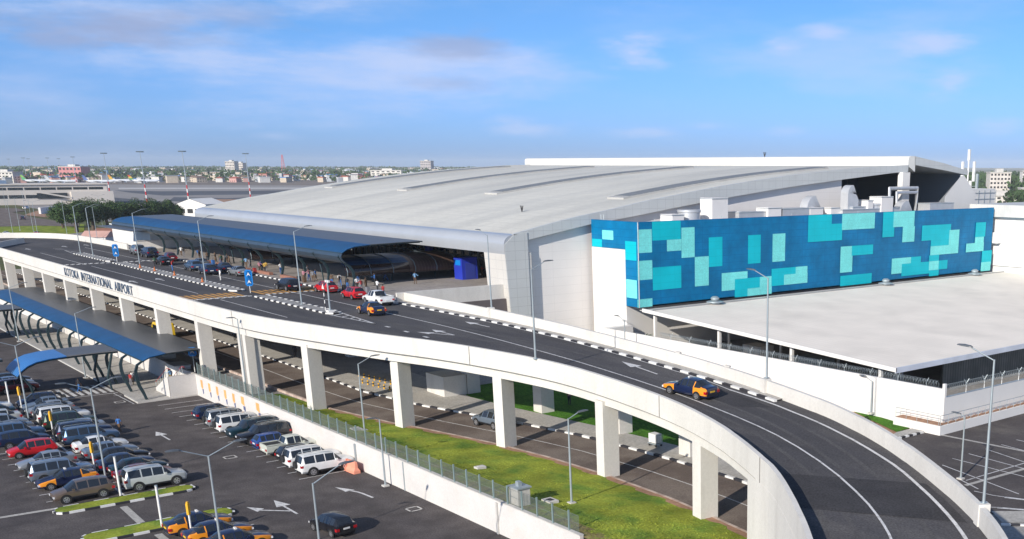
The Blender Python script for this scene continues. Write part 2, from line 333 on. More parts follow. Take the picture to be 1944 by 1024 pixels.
# left landside: grass, approach road
sheet('lawn', [(-531.66, 76.04), (-463.3, 81.61), (-448.72, 98.56), (-569.58, 126.17), (-602.81, 86.8)], -.2, M_grass)
sheet('dirt_patch', [(-691.88, 125.16), (-750.51, 142.77), (-756.44, 160.4), (-624.37, 131.7), (-657.23, 128.05)], -.15, M_dirt)
sheet('approach_road', [(-775.11, 112.86), (-743.0, 128.21), (-661.46, 122.98), (-597.78, 122.62), (-576.26, 125.53), (-546.62, 118.87), (-567.98, 107.04), (-567.4, 81.45)], -.1, M_asph_warm)
sheet('approach_road', [(-821.98, 119.95), (-804.05, 141.9), (-754.3, 138.15), (-734.78, 126.75), (-733.27, 106.53)], -.08, M_asph_warm)
sheet('forecourt', [(-488.15, 100.29), (-569.28, 164.37), (-561.31, 173.85), (-381.08, 116.93), (-336.07, 77.98), (-430.97, 89.67)], -.12, pm('forecourt_paving', (.22, .2, .19), .9, var=.2, scale=.1))
# public car park
sheet('car_park', [(-330, -60), (40, -60), (40, 38.5), (-330, 38.5)], 0, M_park)
# lower ground between the retaining wall and the lower road, and beyond
gb_ = MB()
xs = [-300, -133.3, -125, -115, -105, -95, -85, -75, -65, -56, -44, -30]
gb_.add([(x, 38.5, zr((x, 0)) - .15) for x in xs] + [(x, 66, zr((x, 0)) - .1) for x in xs], [(i, i + 1, len(xs) + i + 1, len(xs) + i) for i in range(len(xs) - 1)], M_paver); struct(gb_.build('lower_terrace'))
def rib(name, la, lb, dz, mat, da=None):
    b = MB(); A = even([Vector((*p, 0)) for p in la], 40); B = even([Vector((*p, 0)) for p in lb], 40)
    strip(b, A, B, lambda p: zr(p) + (dz if da is None else da), lambda p: zr(p) + dz, mat); return struct(b.build(name))
RK = [(-300, 42.6), (-133, 42.6), (-120, 42.8), (-106, 43.2), (-96.2, 45.2), (-93.5, 46.1), (-83, 48.6), (-76, 49.6), (-68, 50.1), (-60, 50), (-50, 49), (-38, 47)]     # near edge of the lower road
RM = [(-300, 46), (-122, 46), (-108, 46.6), (-97, 48.6), (-84.5, 51.6), (-77, 53), (-68, 53.6), (-60, 53.6), (-50, 52.9), (-36, 51)]
RF = [(-300, 49.2), (-122, 49.2), (-112, 49.2), (-101.6, 50.8), (-94, 52.9), (-88, 54.4), (-80.5, 56), (-70, 57), (-60, 57.1), (-50, 56.4), (-34, 54.5)]
ARR = rib('arrivals_road', RK, RF, .03, M_asph_warm)
b = MB(); paintline(b, even([Vector((*p, 0)) for p in RM], 60), .12, lambda p: zr(p) + .036, M_paint); struct(b.build('road_marking'))
kerb('kerb', [(x, y, 0) for x, y in RF], 1, lambda p: zr(p) + .03, .3, .16, 1.0)
kerb('kerb', [(x, y, 0) for x, y in RK], -1, lambda p: zr(p) + .03, .25, .14, 1.0, mats=(pm('dusty_kerb', (.5, .4, .34), .9, var=.15, scale=2), pm('dusty_kerb_dark', (.4, .3, .25), .9, var=.2, scale=2)))
# pavement beyond the lower road, with grass and dark hall behind
rib('pavement', [(x, y + .3) for x, y in RF], [(-300, 66), (-112, 58), (-101, 56.5), (-94, 57.5), (-80, 59.6), (-70, 60.6), (-60, 60.8), (-50, 60), (-34, 58)], .16, M_paver_lt)
sheet('lawn', [(-107, 57), (-101, 56.5), (-94, 57.5), (-80, 59.6), (-70, 60.6), (-66, 60.7), (-66, 72), (-107, 72)], lambda p: zr(p) + .12, M_grass2)
sheet('lawn', [(-66, 60.9), (-58, 60.8), (-50, 60), (-40, 58.5), (-47, 66), (-58, 72.5), (-66, 72)], lambda p: zr(p) + .12, M_grass2)
# near lawn between wall and lower road
b = MB(); la = even([Vector(p) for p in [(-116.5, 38.75, 0), (-100, 38.75, 0), (-80, 38.75, 0), (-57, 38.75, 0), (-46, 38.3, 0)]], 60); lb = even([Vector((x, y, 0)) for x, y in [(-116.5, 42.0), (-106, 42.9), (-96.2, 44.9), (-93.5, 45.8), (-83, 48.3), (-76, 49.3), (-68, 49.8), (-60, 49.7), (-50, 48.7), (-42, 47)]], 60)
rows = 14; V_ = []
for j in range(rows + 1):
    for p, q in zip(la, lb):
        c = p.lerp(q, j / rows); z0 = 2.5 if c.x < -60 else 2.5 - (c.x + 60) * .03
        V_.append((c.x, c.y, z0 + (zr(c) + .12 - z0) * (j / rows) ** 1.2 + .05 * math.sin(c.x * 1.7 + c.y) * (0 < j < rows)))
F_ = [(j * 60 + i, j * 60 + i + 1, (j + 1) * 60 + i + 1, (j + 1) * 60 + i) for j in range(rows) for i in range(59)]
F2 = [f for f in F_ if f[0] // 60 < 2]; b.add(V_, [f for f in F_ if f[0] // 60 >= 2], M_grass); b.add(V_, F2, M_grassd); struct(b.build('lawn', smooth=True))
rib('verge', [(x, y - .25) for x, y in RK[3:]], [(x, y - .9) for x, y in RK[3:]], .16, M_dirt)
# right car park
sheet('car_park', [(-61.5, 79.5), (-10, 20), (60, 20), (60, 220), (-59.7, 220)], 1.2, M_parkr)
sheet('planted_strip', [(-112, 61.5), (-62, 61.5), (-61.5, 70), (-62.6, 84.5), (-112, 84.5)], lambda p: 1.25 if p[0] > -70 else 1.6, M_dirt)
sheet('lawn', [(-77.21, 88.57), (-71.95, 86.23), (-68.67, 84.68), (-65.73, 84.14), (-63.5, 84.27), (-63.2, 80.8), (-69.68, 83.55), (-74.86, 85.92)], 1.34, M_grass2)
sheet('pavement', [(-63.14, 80.73), (-63.14, 84.81), (-61.64, 83.29), (-61.65, 79.88), (-62.31, 78.16)], 1.345, M_paver_lt)
kerb('kerb', [(*p, 0) for p in [(-61.55, 78.96), (-61.47, 82.83)]], 1, 1.2, .25, .16, .55)

# ================================================================== VIADUCT
via = thing('road_viaduct', 'long curving white concrete viaduct carrying the upper departures road on square pillars', 'viaduct')
n_ = 160; NE = even(NL, n_); FE = even(FL, n_)
b = MB()
for k in range(8):
    A = [p.lerp(q, k / 8) for p, q in zip(NE, FE)]; B = [p.lerp(q, (k + 1) / 8) for p, q in zip(NE, FE)]
    strip(b, A, B, deckz, deckz, M_asph)
b.add([(-300, 38.9, 9.9), (-128, 38.95, 9.9), (-125, 61.45, 9.9), (-300, 61.45, 9.9)], [(0, 1, 2, 3)], M_asph)
b.add([(-128, 38.95, 9.9), NE[0][:2] and (NE[0][0], NE[0][1], 9.9), (FE[0][0], FE[0][1], 9.9)], [(0, 1, 2)], M_asph)
for sgn, line in ((1, NE), (-1, FE)): pass
# soffit and edges
strip(b, NE, FE, lambda p: deckz(p) - .5, lambda p: deckz(p) - .5, M_conc2)
b.add([(-300, 38.9, 9.4), (-128, 38.95, 9.4), (-125, 61.45, 9.4), (-300, 61.45, 9.4)], [(3, 2, 1, 0)], M_conc2)
b.build('deck', via)
def wall_along(b, line, t0, t1, zb, zt, mat, up=deckz):
    """solid strip following a line between two offsets and two heights over the deck"""
    A = offset(line, t0); B = offset(line, t1); rings = []
    for p, q, c in zip(A, B, line):
        z = up(c) if callable(up) else up
        lo = zb(c) if callable(zb) else z + zb; hi = z + zt
        rings.append([(p.x, p.y, lo), (q.x, q.y, lo), (q.x, q.y, hi), (p.x, p.y, hi)])
    b.loft(rings, mat)
NW = [Vector((-243, 38.9, 0)), Vector((-200, 38.9, 0)), Vector((-160, 38.9, 0))] + NE
NW2 = smooth_line([(-276, 16, 0), (-272, 27, 0), (-264, 35, 0), (-254, 38.4, 0), (-243, 38.9, 0)], 2)
b = MB(); wall_along(b, NW, 0, .3, -.45, 1.15, M_conc); wall_along(b, NW2, 0, .3, -.45, 1.15, M_conc)
for k in (0, 1):
    pass
par = b.build('parapet', via)
b = MB()
j_ = [p for p in NE if p.x > -128]
for i in (10, 58, 90, min(range(len(NE)), key=lambda k: abs(NE[k].x + 44.6))):
    p = NE[i]; q = offset(NE, -.012)[i]; b.box(q.x - .03, q.x + .03, q.y - .02, q.y + .02, deckz(p) - .44, deckz(p) + 1.15, pm('joint_sealant', (.2, .19, .18), .8))
b.build('expansion_joint', par)
b = MB(); FW = FE; wall_along(b, FW, 0, -.3, -.45, 1.1, M_conc); b.build('parapet', via); b = MB()
FLW = smooth_line([(-238.5, 59.6, 0), (-255, 59.6, 0), (-268, 59.4, 0), (-281, 58.6, 0), (-290, 55, 0), (-296, 48, 0), (-300, 38, 0), (-302, 20, 0)], 2)
wall_along(b, FLW, 0, -.3, -.45, 1.15, M_conc); b.build('parapet', via); b = MB()
wall_along(b, [Vector((*p, 0)) for p in [(-273.45, 48.51), (-271.72, 47.23), (-264.15, 43.37), (-258.06, 40.64)]], 0, .25, -.1, 1.1, M_conc)
b.build('parapet', via)
# light piers in the far parapet
for px, py in ((-42.9, 54.72),): z = deckz((px, py)); b = MB(); b.box(px - .06, px + .3, py - .33, py - .28, z, z + 1.0, M_conc2, rot=-.75); b.build('grey_strip', via)  # slim grey upright strip on the inner face of the parapet
for px, py in ((-71.6, 60.35), (-64.8, 59.95)): z = deckz((px, py)); b = MB(); b.box(px - .3, px + .3, py - .1, py + .1, z + 1.1, z + 1.24, M_conc2); b.build('junction_box', via)
for px, py in ((-104.2, 61.2), (-59.4, 59.15), (-31.2, 47.7)):
    b = MB(); z = deckz((px, py)); b.box(px - .3, px + .3, py - .42, py + .25, z - .2, z + 1.22, M_conc, rot=-.2 if px < -50 else -.6); b.build('pier', via)
# edge beam
NB = [Vector((-243, 39.3, 0)), Vector((-200, 39.3, 0)), Vector((-160, 39.3, 0))] + offset(NE, .35)
b = MB(); wall_along(b, [p for p in NB if p.x < -44], 0, .9, -1.3, -.45, M_conc); b.build('edge_beam', via)
b = MB(); wall_along(b, [p for p in offset(FE, -.5) if p.x < -44], 0, -.9, -1.3, -.45, M_conc); b.build('edge_beam', via)
# abutment under the ramp
b = MB(); NA = [p for p in NE if p.x > -45.6]; FA = [p for p in FE if p.x > -49]
wall_along(b, NA, -.012, .4, lambda p: -.2, -.45, M_conc); wall_along(b, FA, -.05, -.4, lambda p: -.2, -.45, M_conc)
z = deckz(NA[0]) - .45; b.add([(NA[0].x, NA[0].y, -.2), (FA[0].x, FA[0].y, -.2), (FA[0].x, FA[0].y, z), (NA[0].x, NA[0].y, z)], [(0, 1, 2, 3)], M_conc2)
b.box(-47.0, -45.2, 44.75, 46.0, 0, deckz((-46, 45)) - .46, M_conc, rot=-.42, piv=(-46, 44.8))
b.build('abutment', via)
# pillars
def pillar(x, y, z0, z1, rot=0, w=1.05, d=1.5):
    b = MB(); b.box(x, x + w, y, y + d, z0, z1, M_conc, rot=rot, piv=(x, y)); b.build('pillar', via)
for x in (-258, -243, -227.5, -212, -197, -181, -165.5, -149.6, -134): pillar(x, 39.35, -.3 if x < -140 else 2.2, 8.65); pillar(x, 56.9, 2.2, 9.4, w=1.4)
pillar(-120.8, 39.6, 2.2, 8.65); pillar(-119.4, 39.65, 2.2, 8.6, w=.8)
for x, y, rt in ((-107.2, 41.1, .18), (-94.9, 44.55, .25), (-82.3, 48.0, .25), (-69.1, 49.45, -.02), (-56, 48.4, -.12)):
    pillar(x, y, zr((x, 0)) - .3, deckz((x, y)) - 1.0, rt)
for x, y in ((-118.5, 55.6), (-105, 57.3), (-92, 58.2), (-80, 58.9), (-69.6, 58.6), (-56, 57.2)):
    pillar(x, y, zr((x, 0)) - .3, deckz((x, y)) - .4, 0, 1.5, 1.5)
b = MB(); b.box(-107.5, -103.6, 54.5, 57.2, 2, 4.3, M_conc); b.build('plinth', via)
for x, y0, y1 in [(-227.5, 39.6, 58), (-212, 39.6, 58), (-197, 39.6, 58), (-181, 39.6, 58), (-165.5, 39.6, 58), (-149.6, 39.6, 58), (-134, 39.6, 58), (-120, 40, 58), (-106.6, 42, 60), (-94.4, 46, 60), (-81.8, 49, 60), (-68.6, 50, 59.6), (-55.5, 49.5, 58.4)]:
    b = MB(); z = deckz((x, 50)); b.box(x + .1, x + .9, y0, y1, z - 1.25, z - .5, M_conc2); b.build('cross_beam', via)
# lettering on the parapet
fc = bpy.data.curves.new('lettering', 'FONT'); fc.body = 'KOTOKA  INTERNATIONAL  AIRPORT'; fc.size = 1.75; fc.extrude = .04; fc.space_character = 1.08
fo = bpy.data.objects.new('lettering_curve', fc); link(fo); bpy.context.view_layer.update()
me = bpy.data.meshes.new_from_object(fo.evaluated_get(bpy.context.evaluated_depsgraph_get())); bpy.data.objects.remove(fo)
me.name = 'lettering'; xs_ = [v.co.x for v in me.vertices]; sx_ = 36.4 / (max(xs_) - min(xs_))
for v in me.vertices: x, y, z = v.co; v.co = (-192.6 + x * sx_, 38.86 - z, 9.62 + y)
me.materials.clear(); me.materials.append(pm('slate_lettering', (.06, .09, .14), .5)); lo = bpy.data.objects.new('lettering', me); link(lo); lo.parent = via; lo['label'] = 'dark capital letters reading KOTOKA INTERNATIONAL AIRPORT'
# ---- markings on the upper road
DZ = lambda p: deckz(p) + .045
b = MB()
def seg(pts, w=.13, mat=M_paint, n=30): paintline(b, resample([Vector((*p, 0)) for p in pts], 1.5), w, DZ, mat)
seg([(-250, 54.8), (-205, 54.8)]); seg([(-200, 54.8), (-150, 54.8)])
paintline(b, [p for p in smooth_line([(-146, 54.8, 0)] + [(x, y, 0) for x, y, z in CL[1:]], 1)], .15, DZ, M_paint)
EL = smooth_line([(-62, 57.55, 0), (-57, 57.1, 0), (-54.4, 56.6, 0), (-49, 55.4, 0), (-41.4, 52.5, 0), (-36.3, 49.5, 0), (-31.6, 46.3, 0), (-27, 42, 0), (-22.5, 36, 0), (-18, 28, 0)], 2)
paintline(b, EL, .22, DZ, M_paint)
seg([(-124, 59.35), (-101, 59.35), (-85, 59.2), (-77.8, 58.95), (-72, 58.7), (-66, 58.35), (-62, 57.55)], .12)
seg([(-240, 45), (-206, 45)]); seg([(-203, 45), (-150, 45)]); seg([(-141.3, 44.9), (-119.6, 44.75)])
for p in ((-105.6, 49.7), (-101.3, 49.6), (-97.0, 49.5)): seg([(p[0] - .5, p[1]), (p[0] + .5, p[1])], .3)
# chevron nose
seg([(-118.8, 49.1), (-108.6, 49.75)], .18); seg([(-119.4, 50.8), (-108.6, 49.75)], .18)
for t in (.12, .3, .48, .66): seg([(-119 + 10.3 * t, 49.15 + .62 * t), (-119.5 + 10.9 * t - .5, 50.8 - 1.05 * t)], .25)
for t in (.15, .35, .55): seg([(-252 + 10 * t, 49.2), (-251 + 10 * t, 50.6)], .2)
seg([(-244, 49.9), (-232, 49.1)], .15); seg([(-244, 49.9), (-232, 50.9)], .15)
def arrow(b, x, y, z, L=4.2, rot=0, kind='s', mat=M_paint):
    """painted lane arrow pointing along -X when rot = 0"""
    c, s = math.cos(rot), math.sin(rot)
    def tr(q): return [(x + u * c - v * s, y + u * s + v * c, (z((x + u * c - v * s, y + u * s + v * c)) if callable(z) else z)) for u, v in q]
    h = L * .42
    b.add(tr([(-L / 2, 0), (-L / 2 + h, .55), (-L / 2 + h, -.55)]), [(0, 2, 1)], mat)
    if kind == 's': b.add(tr([(-L / 2 + h, .09), (-L / 2 + h, -.09), (L / 2, -.09), (L / 2, .09)]), [(0, 1, 2, 3)], mat)
    if kind == 'b':
        b.add(tr([(-L / 2 + h, .1), (-L / 2 + h, -.1), (L * .1, -.1), (L * .1, .1)]), [(0, 1, 2, 3)], mat)
        b.add(tr([(L * .1, .1), (L * .1, -.1), (L / 2, -.9), (L / 2, -.68)]), [(0, 1, 2, 3)], mat)
arrow(b, -171.5, 43, DZ); arrow(b, -172.5, 46.8, DZ); arrow(b, -101.2, 57.6, DZ, 5); arrow(b, -72.8, 56.9, DZ, 6, .13 * -1)
arrow(b, -252, 45.3, DZ); arrow(b, -255.5, 52.4, DZ); arrow(b, -257, 56.7, DZ)
arrow(b, -98.6, 52.2, DZ, 4.6, 0); arrow(b, -98.4, 51.2, DZ, 4.4, .42)
struct(b.build('road_marking'))
b = MB()
M_patch = pm('asphalt_patch', (.05, .048, .051), .9, var=.15, scale=.5, fine=.3, finescale=9, spec=.2); M_patch2 = pm('asphalt_worn', (.088, .084, .085), .9, var=.15, scale=.5, fine=.3, finescale=9, spec=.2)
def patch(x0, x1, f0, f1, mt, dz=.014):
    """resurfaced lane piece between two fractions of the road width"""
    idx = [i for i, p in enumerate(NE) if x0 <= p.x <= x1]
    A = [NE[i].lerp(FE[i], f0) for i in idx]; B = [NE[i].lerp(FE[i], f1) for i in idx]
    if len(A) > 1: strip(b, A, B, lambda p: deckz(p) + dz, lambda p: deckz(p) + dz, mt)
patch(-46, -40, .07, .93, M_patch); patch(-92, -84, .1, .3, M_patch); patch(-70, -62, .55, .78, M_patch)
for f in (.17, .3, .52, .68):
    patch(-124, -25, f, f + .03, M_patch2, .01)
for x in (-119.9, -104, -81.5, -55.8): patch(x - .2, x + .45, .03, .8, M_patch, .018)
struct(b.build('road_repair'))
# humped zebra crossings
def zebra(x, full=True):
    b = MB()
    for k in range(12 if full else 12):
        y = 39.6 + k * .8 if k else 39.6
        b.box(x - 2.4, x + 2.4, y, y + .42, 9.906, 9.925, M_ypaint)
    for k in range(10): b.box(x - 2.4, x + 2.4, 51.1 + k * .82, 51.5 + k * .82, 9.906, 9.925, M_ypaint)
    for xx in (x + 2.6,):
        for k in range(12): b.box(xx, xx + .35, 39.5 + k * .82, 39.92 + k * .82, 9.906, 9.94, M_wpaint); b.box(xx + .45, xx + .8, 39.9 + k * .82, 40.3 + k * .82, 9.906, 9.94, M_wpaint); b.box(xx, xx + .35, 39.92 + k * .82, 40.32 + k * .82, 9.906, 9.93, M_bpaint)
        for k in range(10): b.box(xx, xx + .5, 51.3 + k * .82, 51.72 + k * .82, 9.906, 9.94, M_wpaint); b.box(xx, xx + .5, 51.72 + k * .82, 52.12 + k * .82, 9.906, 9.93, M_bpaint)
    struct(b.build('zebra_crossing'))
zebra(-146.3)
b = MB()
for k in range(22):
    y = 39.5 + k * .9
    if 48.8 < y < 51: continue
    b.box(-208.5, -208.1, y, y + .45, 9.906, 9.94, M_wpaint); b.box(-209.2, -208.8, y + .4, y + .8, 9.906, 9.94, M_wpaint)
struct(b.build('road_marking'))
# median islands
for x0, x1 in ((-234, -211), (-207.5, -149.6), (-142, -119.3)):
    b = MB(); b.prism([(x0 + .6, 49.35), (x1 - .6, 49.35), (x1, 50), (x1 - .6, 50.75), (x0 + .6, 50.75), (x0, 50)], 9.8, 10.04, M_paver); struct(b.build('median_island'))
    kerb('kerb', [(x0 + .5, 49.1, 0), (x1 - .5, 49.1, 0)], 1, 9.9, .26, .17, .9)
    kerb('kerb', [(x0 + .5, 50.75, 0), (x1 - .5, 50.75, 0)], 1, 9.9, .26, .17, .9)
    kerb('kerb', [(x1 - .5, 49.1, 0), (x1 + .25, 49.7, 0), (x1 + .25, 50.4, 0), (x1 - .5, 51, 0)], 1, 9.9, .26, .17, .6)
# footway along the far parapet
KF = even([Vector((x, y, 0)) for x, y in KERBF], 60)
kerb('kerb', [tuple(p) for p in KF], 1, deckz, .28, .16, 1.1)
b = MB(); strip(b, offset(KF, .28), [Vector((p.x, lerp(FAR, p.x) - .25, 0)) for p in KF], lambda p: deckz(p) + .13, lambda p: deckz(p) + .13, M_paver_lt); struct(b.build('pavement'))

# ================================================================== TERMINAL
# plaza in front of the terminal (upper level)
b = MB(); b.prism([(-237, 59.8), (-124.9, 59.8), (-124.9, 86), (-237, 86)], 9.3, 10.06, M_plaza); plz = struct(b.build('pavement'))
kerb('kerb', [(-237, 59.5, 0), (-124.6, 59.5, 0)], 1, 9.9, .3, .17, .9)
term = thing('terminal_building', 'huge airport terminal with a long curved white roof and rounded silver eaves', 'terminal')
PR = [(76.5, 17.35), (78.6, 17.75), (81, 18.25), (86, 19.15), (92, 20.0), (98, 21.0), (106, 22.05), (113, 22.95), (120, 23.7), (128, 24.45), (135, 24.95), (143, 25.45), (150, 25.85), (157.6, 26.05)]
XL, XR = -244.9, -123.6
b = MB(); ax = [XL + .4 + (XR - XL - .8) * i / 12 for i in range(13)]
vs = [(x, y, z) for y, z in PR for x in ax]; b.add(vs, [(j * 13 + i, j * 13 + i + 1, (j + 1) * 13 + i + 1, (j + 1) * 13 + i) for j in range(len(PR) - 1) for i in range(12)], M_roof)
roof = b.build('roof', term, smooth=True)
# skylight strips
for x0 in (-236.4, -202.4, -169.6, -134.3):
    b = MB(); ys = [99.6 + i * 44.5 / 12 for i in range(13)]; rr = []
    for y in ys: z = lerp(PR, y); rr.append([(x0, y, z - .1), (x0 + 4, y, z - .1), (x0 + 4, y, z + .26), (x0, y, z + .26)])
    b.loft(rr, pm('skylight_kerb', (.45, .44, .42), .6))
    rr = [[(x0 + .15, y, lerp(PR, y) + .24), (x0 + 3.85, y, lerp(PR, y) + .24), (x0 + 3.8, y, lerp(PR, y) + .34), (x0 + .2, y, lerp(PR, y) + .34)] for y in [ys[0] + 1.2] + ys[1:]]
    b.loft(rr, pm('skylight_glazing', (.19, .2, .21), .6, spec=.15, var=.12, scale=.5, grid=([(1, 1.1, .12, 0)], (.3, .32, .34))))
    b.build('skylight', roof)
# edge strips (side verges) and fascia
sb = [(77.2, 16.4), (88.8, 18.3), (95.9, 19.1), (105.7, 20.35), (116.3, 21.6), (128, 22.8), (140.6, 23.85), (154.1, 24.9), (157.8, 25.0)]
for xo, xi, nm in ((XR, XR - .5, 'r'), (XL, XL + .5, 'l')):
    b = MB(); rr = []
    for y in [76.5 + i * 81.1 / 40 for i in range(41)]:
        zt = lerp(PR, y) + .12; zb = min(lerp(sb, y), zt - .3); rr.append([(xo, y, zb), (xo, y, zt), (xi, y, zt), (xi, y, zb)])
    b.loft(rr, M_clads); b.build('side_fascia', term)
b = MB(); pr = [(76.6, 14.95), (75.0, 14.95), (74.95, 15.4), (74.95, 16.2)] + [(74.95 + 1.6 * (1 - math.cos(t)), 16.2 + 1.2 * math.sin(t)) for t in [R(k) for k in range(10, 91, 10)]] + [(77, 17.42), (77, 16.6)]
rr = [[(x, y, z) for y, z in pr] for x in (XL, -220, -190, -160, XR)]
b.loft(rr, pm('rolled_eave', (.47, .49, .52), .32, metal=.3, var=.04, scale=.3, grid=([(0, 1.1, .04, 0)], (.45, .47, .5)))); b.build('front_fascia', term, smooth=True, angle=30)
# end fins of the front (lean outwards)
for x0, x1 in ((-128.8, XR), (XL, -240.5)):
    b = MB(); b.loft([[(x0 + (.3 if x1 == XR else 0), 75.7, 1.5), (x1, 75.7, 1.5), (x1, 79.0, 1.5), (x0, 79.0, 1.5)], [(x0, 75.0, 15.0), (x1, 75.0, 15.0), (x1, 79.0, 15.0), (x0, 79.0, 15.0)]], pm('fin_cladding', (.55, .53, .5), .6, var=.03, spec=.3, grid=([(2, 1.2, .05, .3), (0, 1.5, .05, 0)], (.43, .42, .41)))); b.build('end_fin', term)
b = MB(); b.loft([[(XR + .02, 75.72, 1.5), (XR + .02, 78.5, 1.5), (XR + .1, 78.5, 1.5), (XR + .1, 75.72, 1.5)], [(XR + .02, 75.02, 15.0), (XR + .02, 78.5, 16.3), (XR + .1, 78.5, 16.3), (XR + .1, 75.02, 15.0)], [(XR + .02, 75.02, 16.2), (XR + .02, 78.5, 16.55), (XR + .1, 78.5, 16.55), (XR + .1, 75.02, 16.2)], [(XR + .02, 76.4, 17.3), (XR + .02, 78.5, 17.6), (XR + .1, 78.5, 17.6), (XR + .1, 76.4, 17.3)]], M_clads); b.build('corner_frame', term)
# side wall, recessed behind the frame
b = MB(); wy = [78.5 + i * 62.4 / 16 for i in range(17)]
for a0, a1 in zip(wy, wy[1:]): b.add([(XR - .75, a0, 1.2), (XR - .75, a1, 1.2), (XR - .75, a1, lerp(PR, a1) - .5), (XR - .75, a0, lerp(PR, a0) - .5)], [(0, 1, 2, 3)], M_cladw)
b.box(XR - 1.2, XR - .76, 140.5, 140.9, 10, 25, M_cladw)
b.build('side_wall', term)
# soffit, glass front, mullions, hall below
b = MB(); b.box(XL + .5, XR - 1, 76.7, 86, 15.3, 15.6, pm('soffit_panel', (.3, .3, .31), .7)); b.build('soffit', term)
b = MB(); b.box(XL + 1, XR - 1.3, 84.6, 84.9, 10, 15.3, M_dglass); gl = b.build('glass_front', term)
b = MB()
x = XL + 2
while x < XR - 1: b.box(x, x + .14, 84.35, 84.6, 10, 15.3, M_midmet); x += 2.4
b.box(XL + 1, XR - 1.3, 84.4, 84.6, 12.6, 12.75, M_midmet); b.build('mullion', gl)
b = MB(); b.box(XL + 2, XR - 1.4, 88, 157, 1.5, 17.0, M_conc2); b.build('hall', term)
b = MB(); b.box(-236, -125.3, 66.4, 66.8, 1.8, 9.3, pm('lower_hall_wall', (.16, .16, .17), .5, var=.2, scale=.4, grid=([(0, 3.1, .25, 0)], (.35, .35, .36)))); b.build('lower_front', term)
b = MB(); b.box(-125.2, -124.7, 61.6, 75.4, 6.9, 11.02, M_conc); b.box(-124.95, -124.65, 60.2, 61.6, 9.95, 11.02, M_conc); b.build('terrace_wall', term)
b = MB(); b.box(-125, -124.3, 66, 75.6, 1.5, 9.2, pm('under_terrace_shade', (.12, .1, .1), .8)); b.build('under_terrace_shade', term)  # dark colour paints in the underside shadow below the terrace wall
# raised ridge box and the rear roof falling behind it
b = MB(); pr = [(157.5, 26.0), (157.5, 27.1)] + [(157.5 + .9 * (1 - math.cos(t)), 27.1 + .6 * math.sin(t)) for t in [R(k) for k in (20, 40, 60, 80, 90)]] + [(159.5, 27.68), (159.5, 25)]
b.loft([[(x, y, z) for y, z in pr] for x in (-247.3, XR)], pm('ridge_cladding', (.7, .69, .65), .5, var=.03, grid=([(0, 1.6, .05, 0)], (.6, .59, .56)))); b.build('ridge_fascia', term)
b = MB(); rr = [[(x, 159.4, 27.66), (x, 168, 26.5), (x, 175.5, 25.2), (x, 175.5, 24.4), (x, 168, 25.3), (x, 159.4, 26.2)] for x in (XL, XR)]
b.loft(rr, M_clads); b.build('rear_roof', term)
b = MB(); b.box(-124.0, -122.9, 155.3, 157.3, 10, 24.95, M_white); b.build('end_column', term)
b = MB(); b.box(-150, -149.5, 141, 175, 8, 25.0, pm('dark_cladding', (.1, .12, .16), .6, var=.35, scale=.5, grid=([(1, 3.0, .3, 0), (2, 2.6, .2, 0)], (.2, .22, .25)))); b.box(-150, -124.5, 174, 174.4, 8, 24.62, pm('dark_cladding', (.1, .12, .16))); b.build('recess_wall', term)
b = MB(); b.add([(-123.7, 168.8, 17), (-123.7, 178.5, 17), (-123.7, 178.5, 21), (-123.7, 174.6, 24.3), (-123.7, 173.4, 24.2), (-123.7, 168.9, 20.6)], [(0, 1, 2, 3, 4, 5)], M_white); b.build('rear_gable', term)
for p in ((-139.6, 88.0), (-160, 157.9)):
    b = MB(); z = lerp(PR, p[1]) if p[1] < 150 else 27.7
    for s_ in (-.35, 0, .35): b.tube([(p[0], p[1], z), (p[0] + s_ * .6, p[1], z + .5), (p[0] + s_, p[1], z + .9)], .06, M_black)
    b.build('roof_antenna', term)

# ---- service wing with the blue patchwork facade
wing = thing('service_building', 'long building wrapped in a blue and turquoise patchwork facade beside the terminal', 'building')
BX = -113.3
blue = pm('dark_blue_panel', (.0, .15, .33), .45, var=.22, scale=.22, fine=.08, finescale=1.3, spec=.15, grid=([(2, 1.0, .04, .1), (1, 2.5, .04, 0)], (.0, .1, .25)))
turq = pm('turquoise_panel', (.0, .46, .55), .45, var=.08, scale=.3, spec=.15, grid=([(2, 1.0, .03, .1), (1, 2.5, .03, 0)], (.0, .36, .44)))
pale = pm('pale_turquoise_panel', (.18, .68, .66), .5, var=.08, scale=.5, fine=.1, finescale=5, spec=.15, grid=([(2, 1.0, .03, .1), (1, 2.5, .03, 0)], (.13, .58, .57)))
b = MB()
b.box(BX - .4, BX, 88.8, 169.5, 7.9, 18.95, blue)
b.box(-123.55, BX - .4, 88.8, 89.2, 15.35, 18.95, blue); b.box(-116.1, BX - .4, 88.8, 89.2, 7.9, 15.35, blue)
b.box(-116.1, BX, 89.2, 169.4, 7.9, 8.1, M_midmet)
b.box(BX - .02, BX + .04, 88.76, 88.86, 7.9, 18.95, M_wpaint)
PAL = {'L': pale, 'M': turq, 'B': blue}
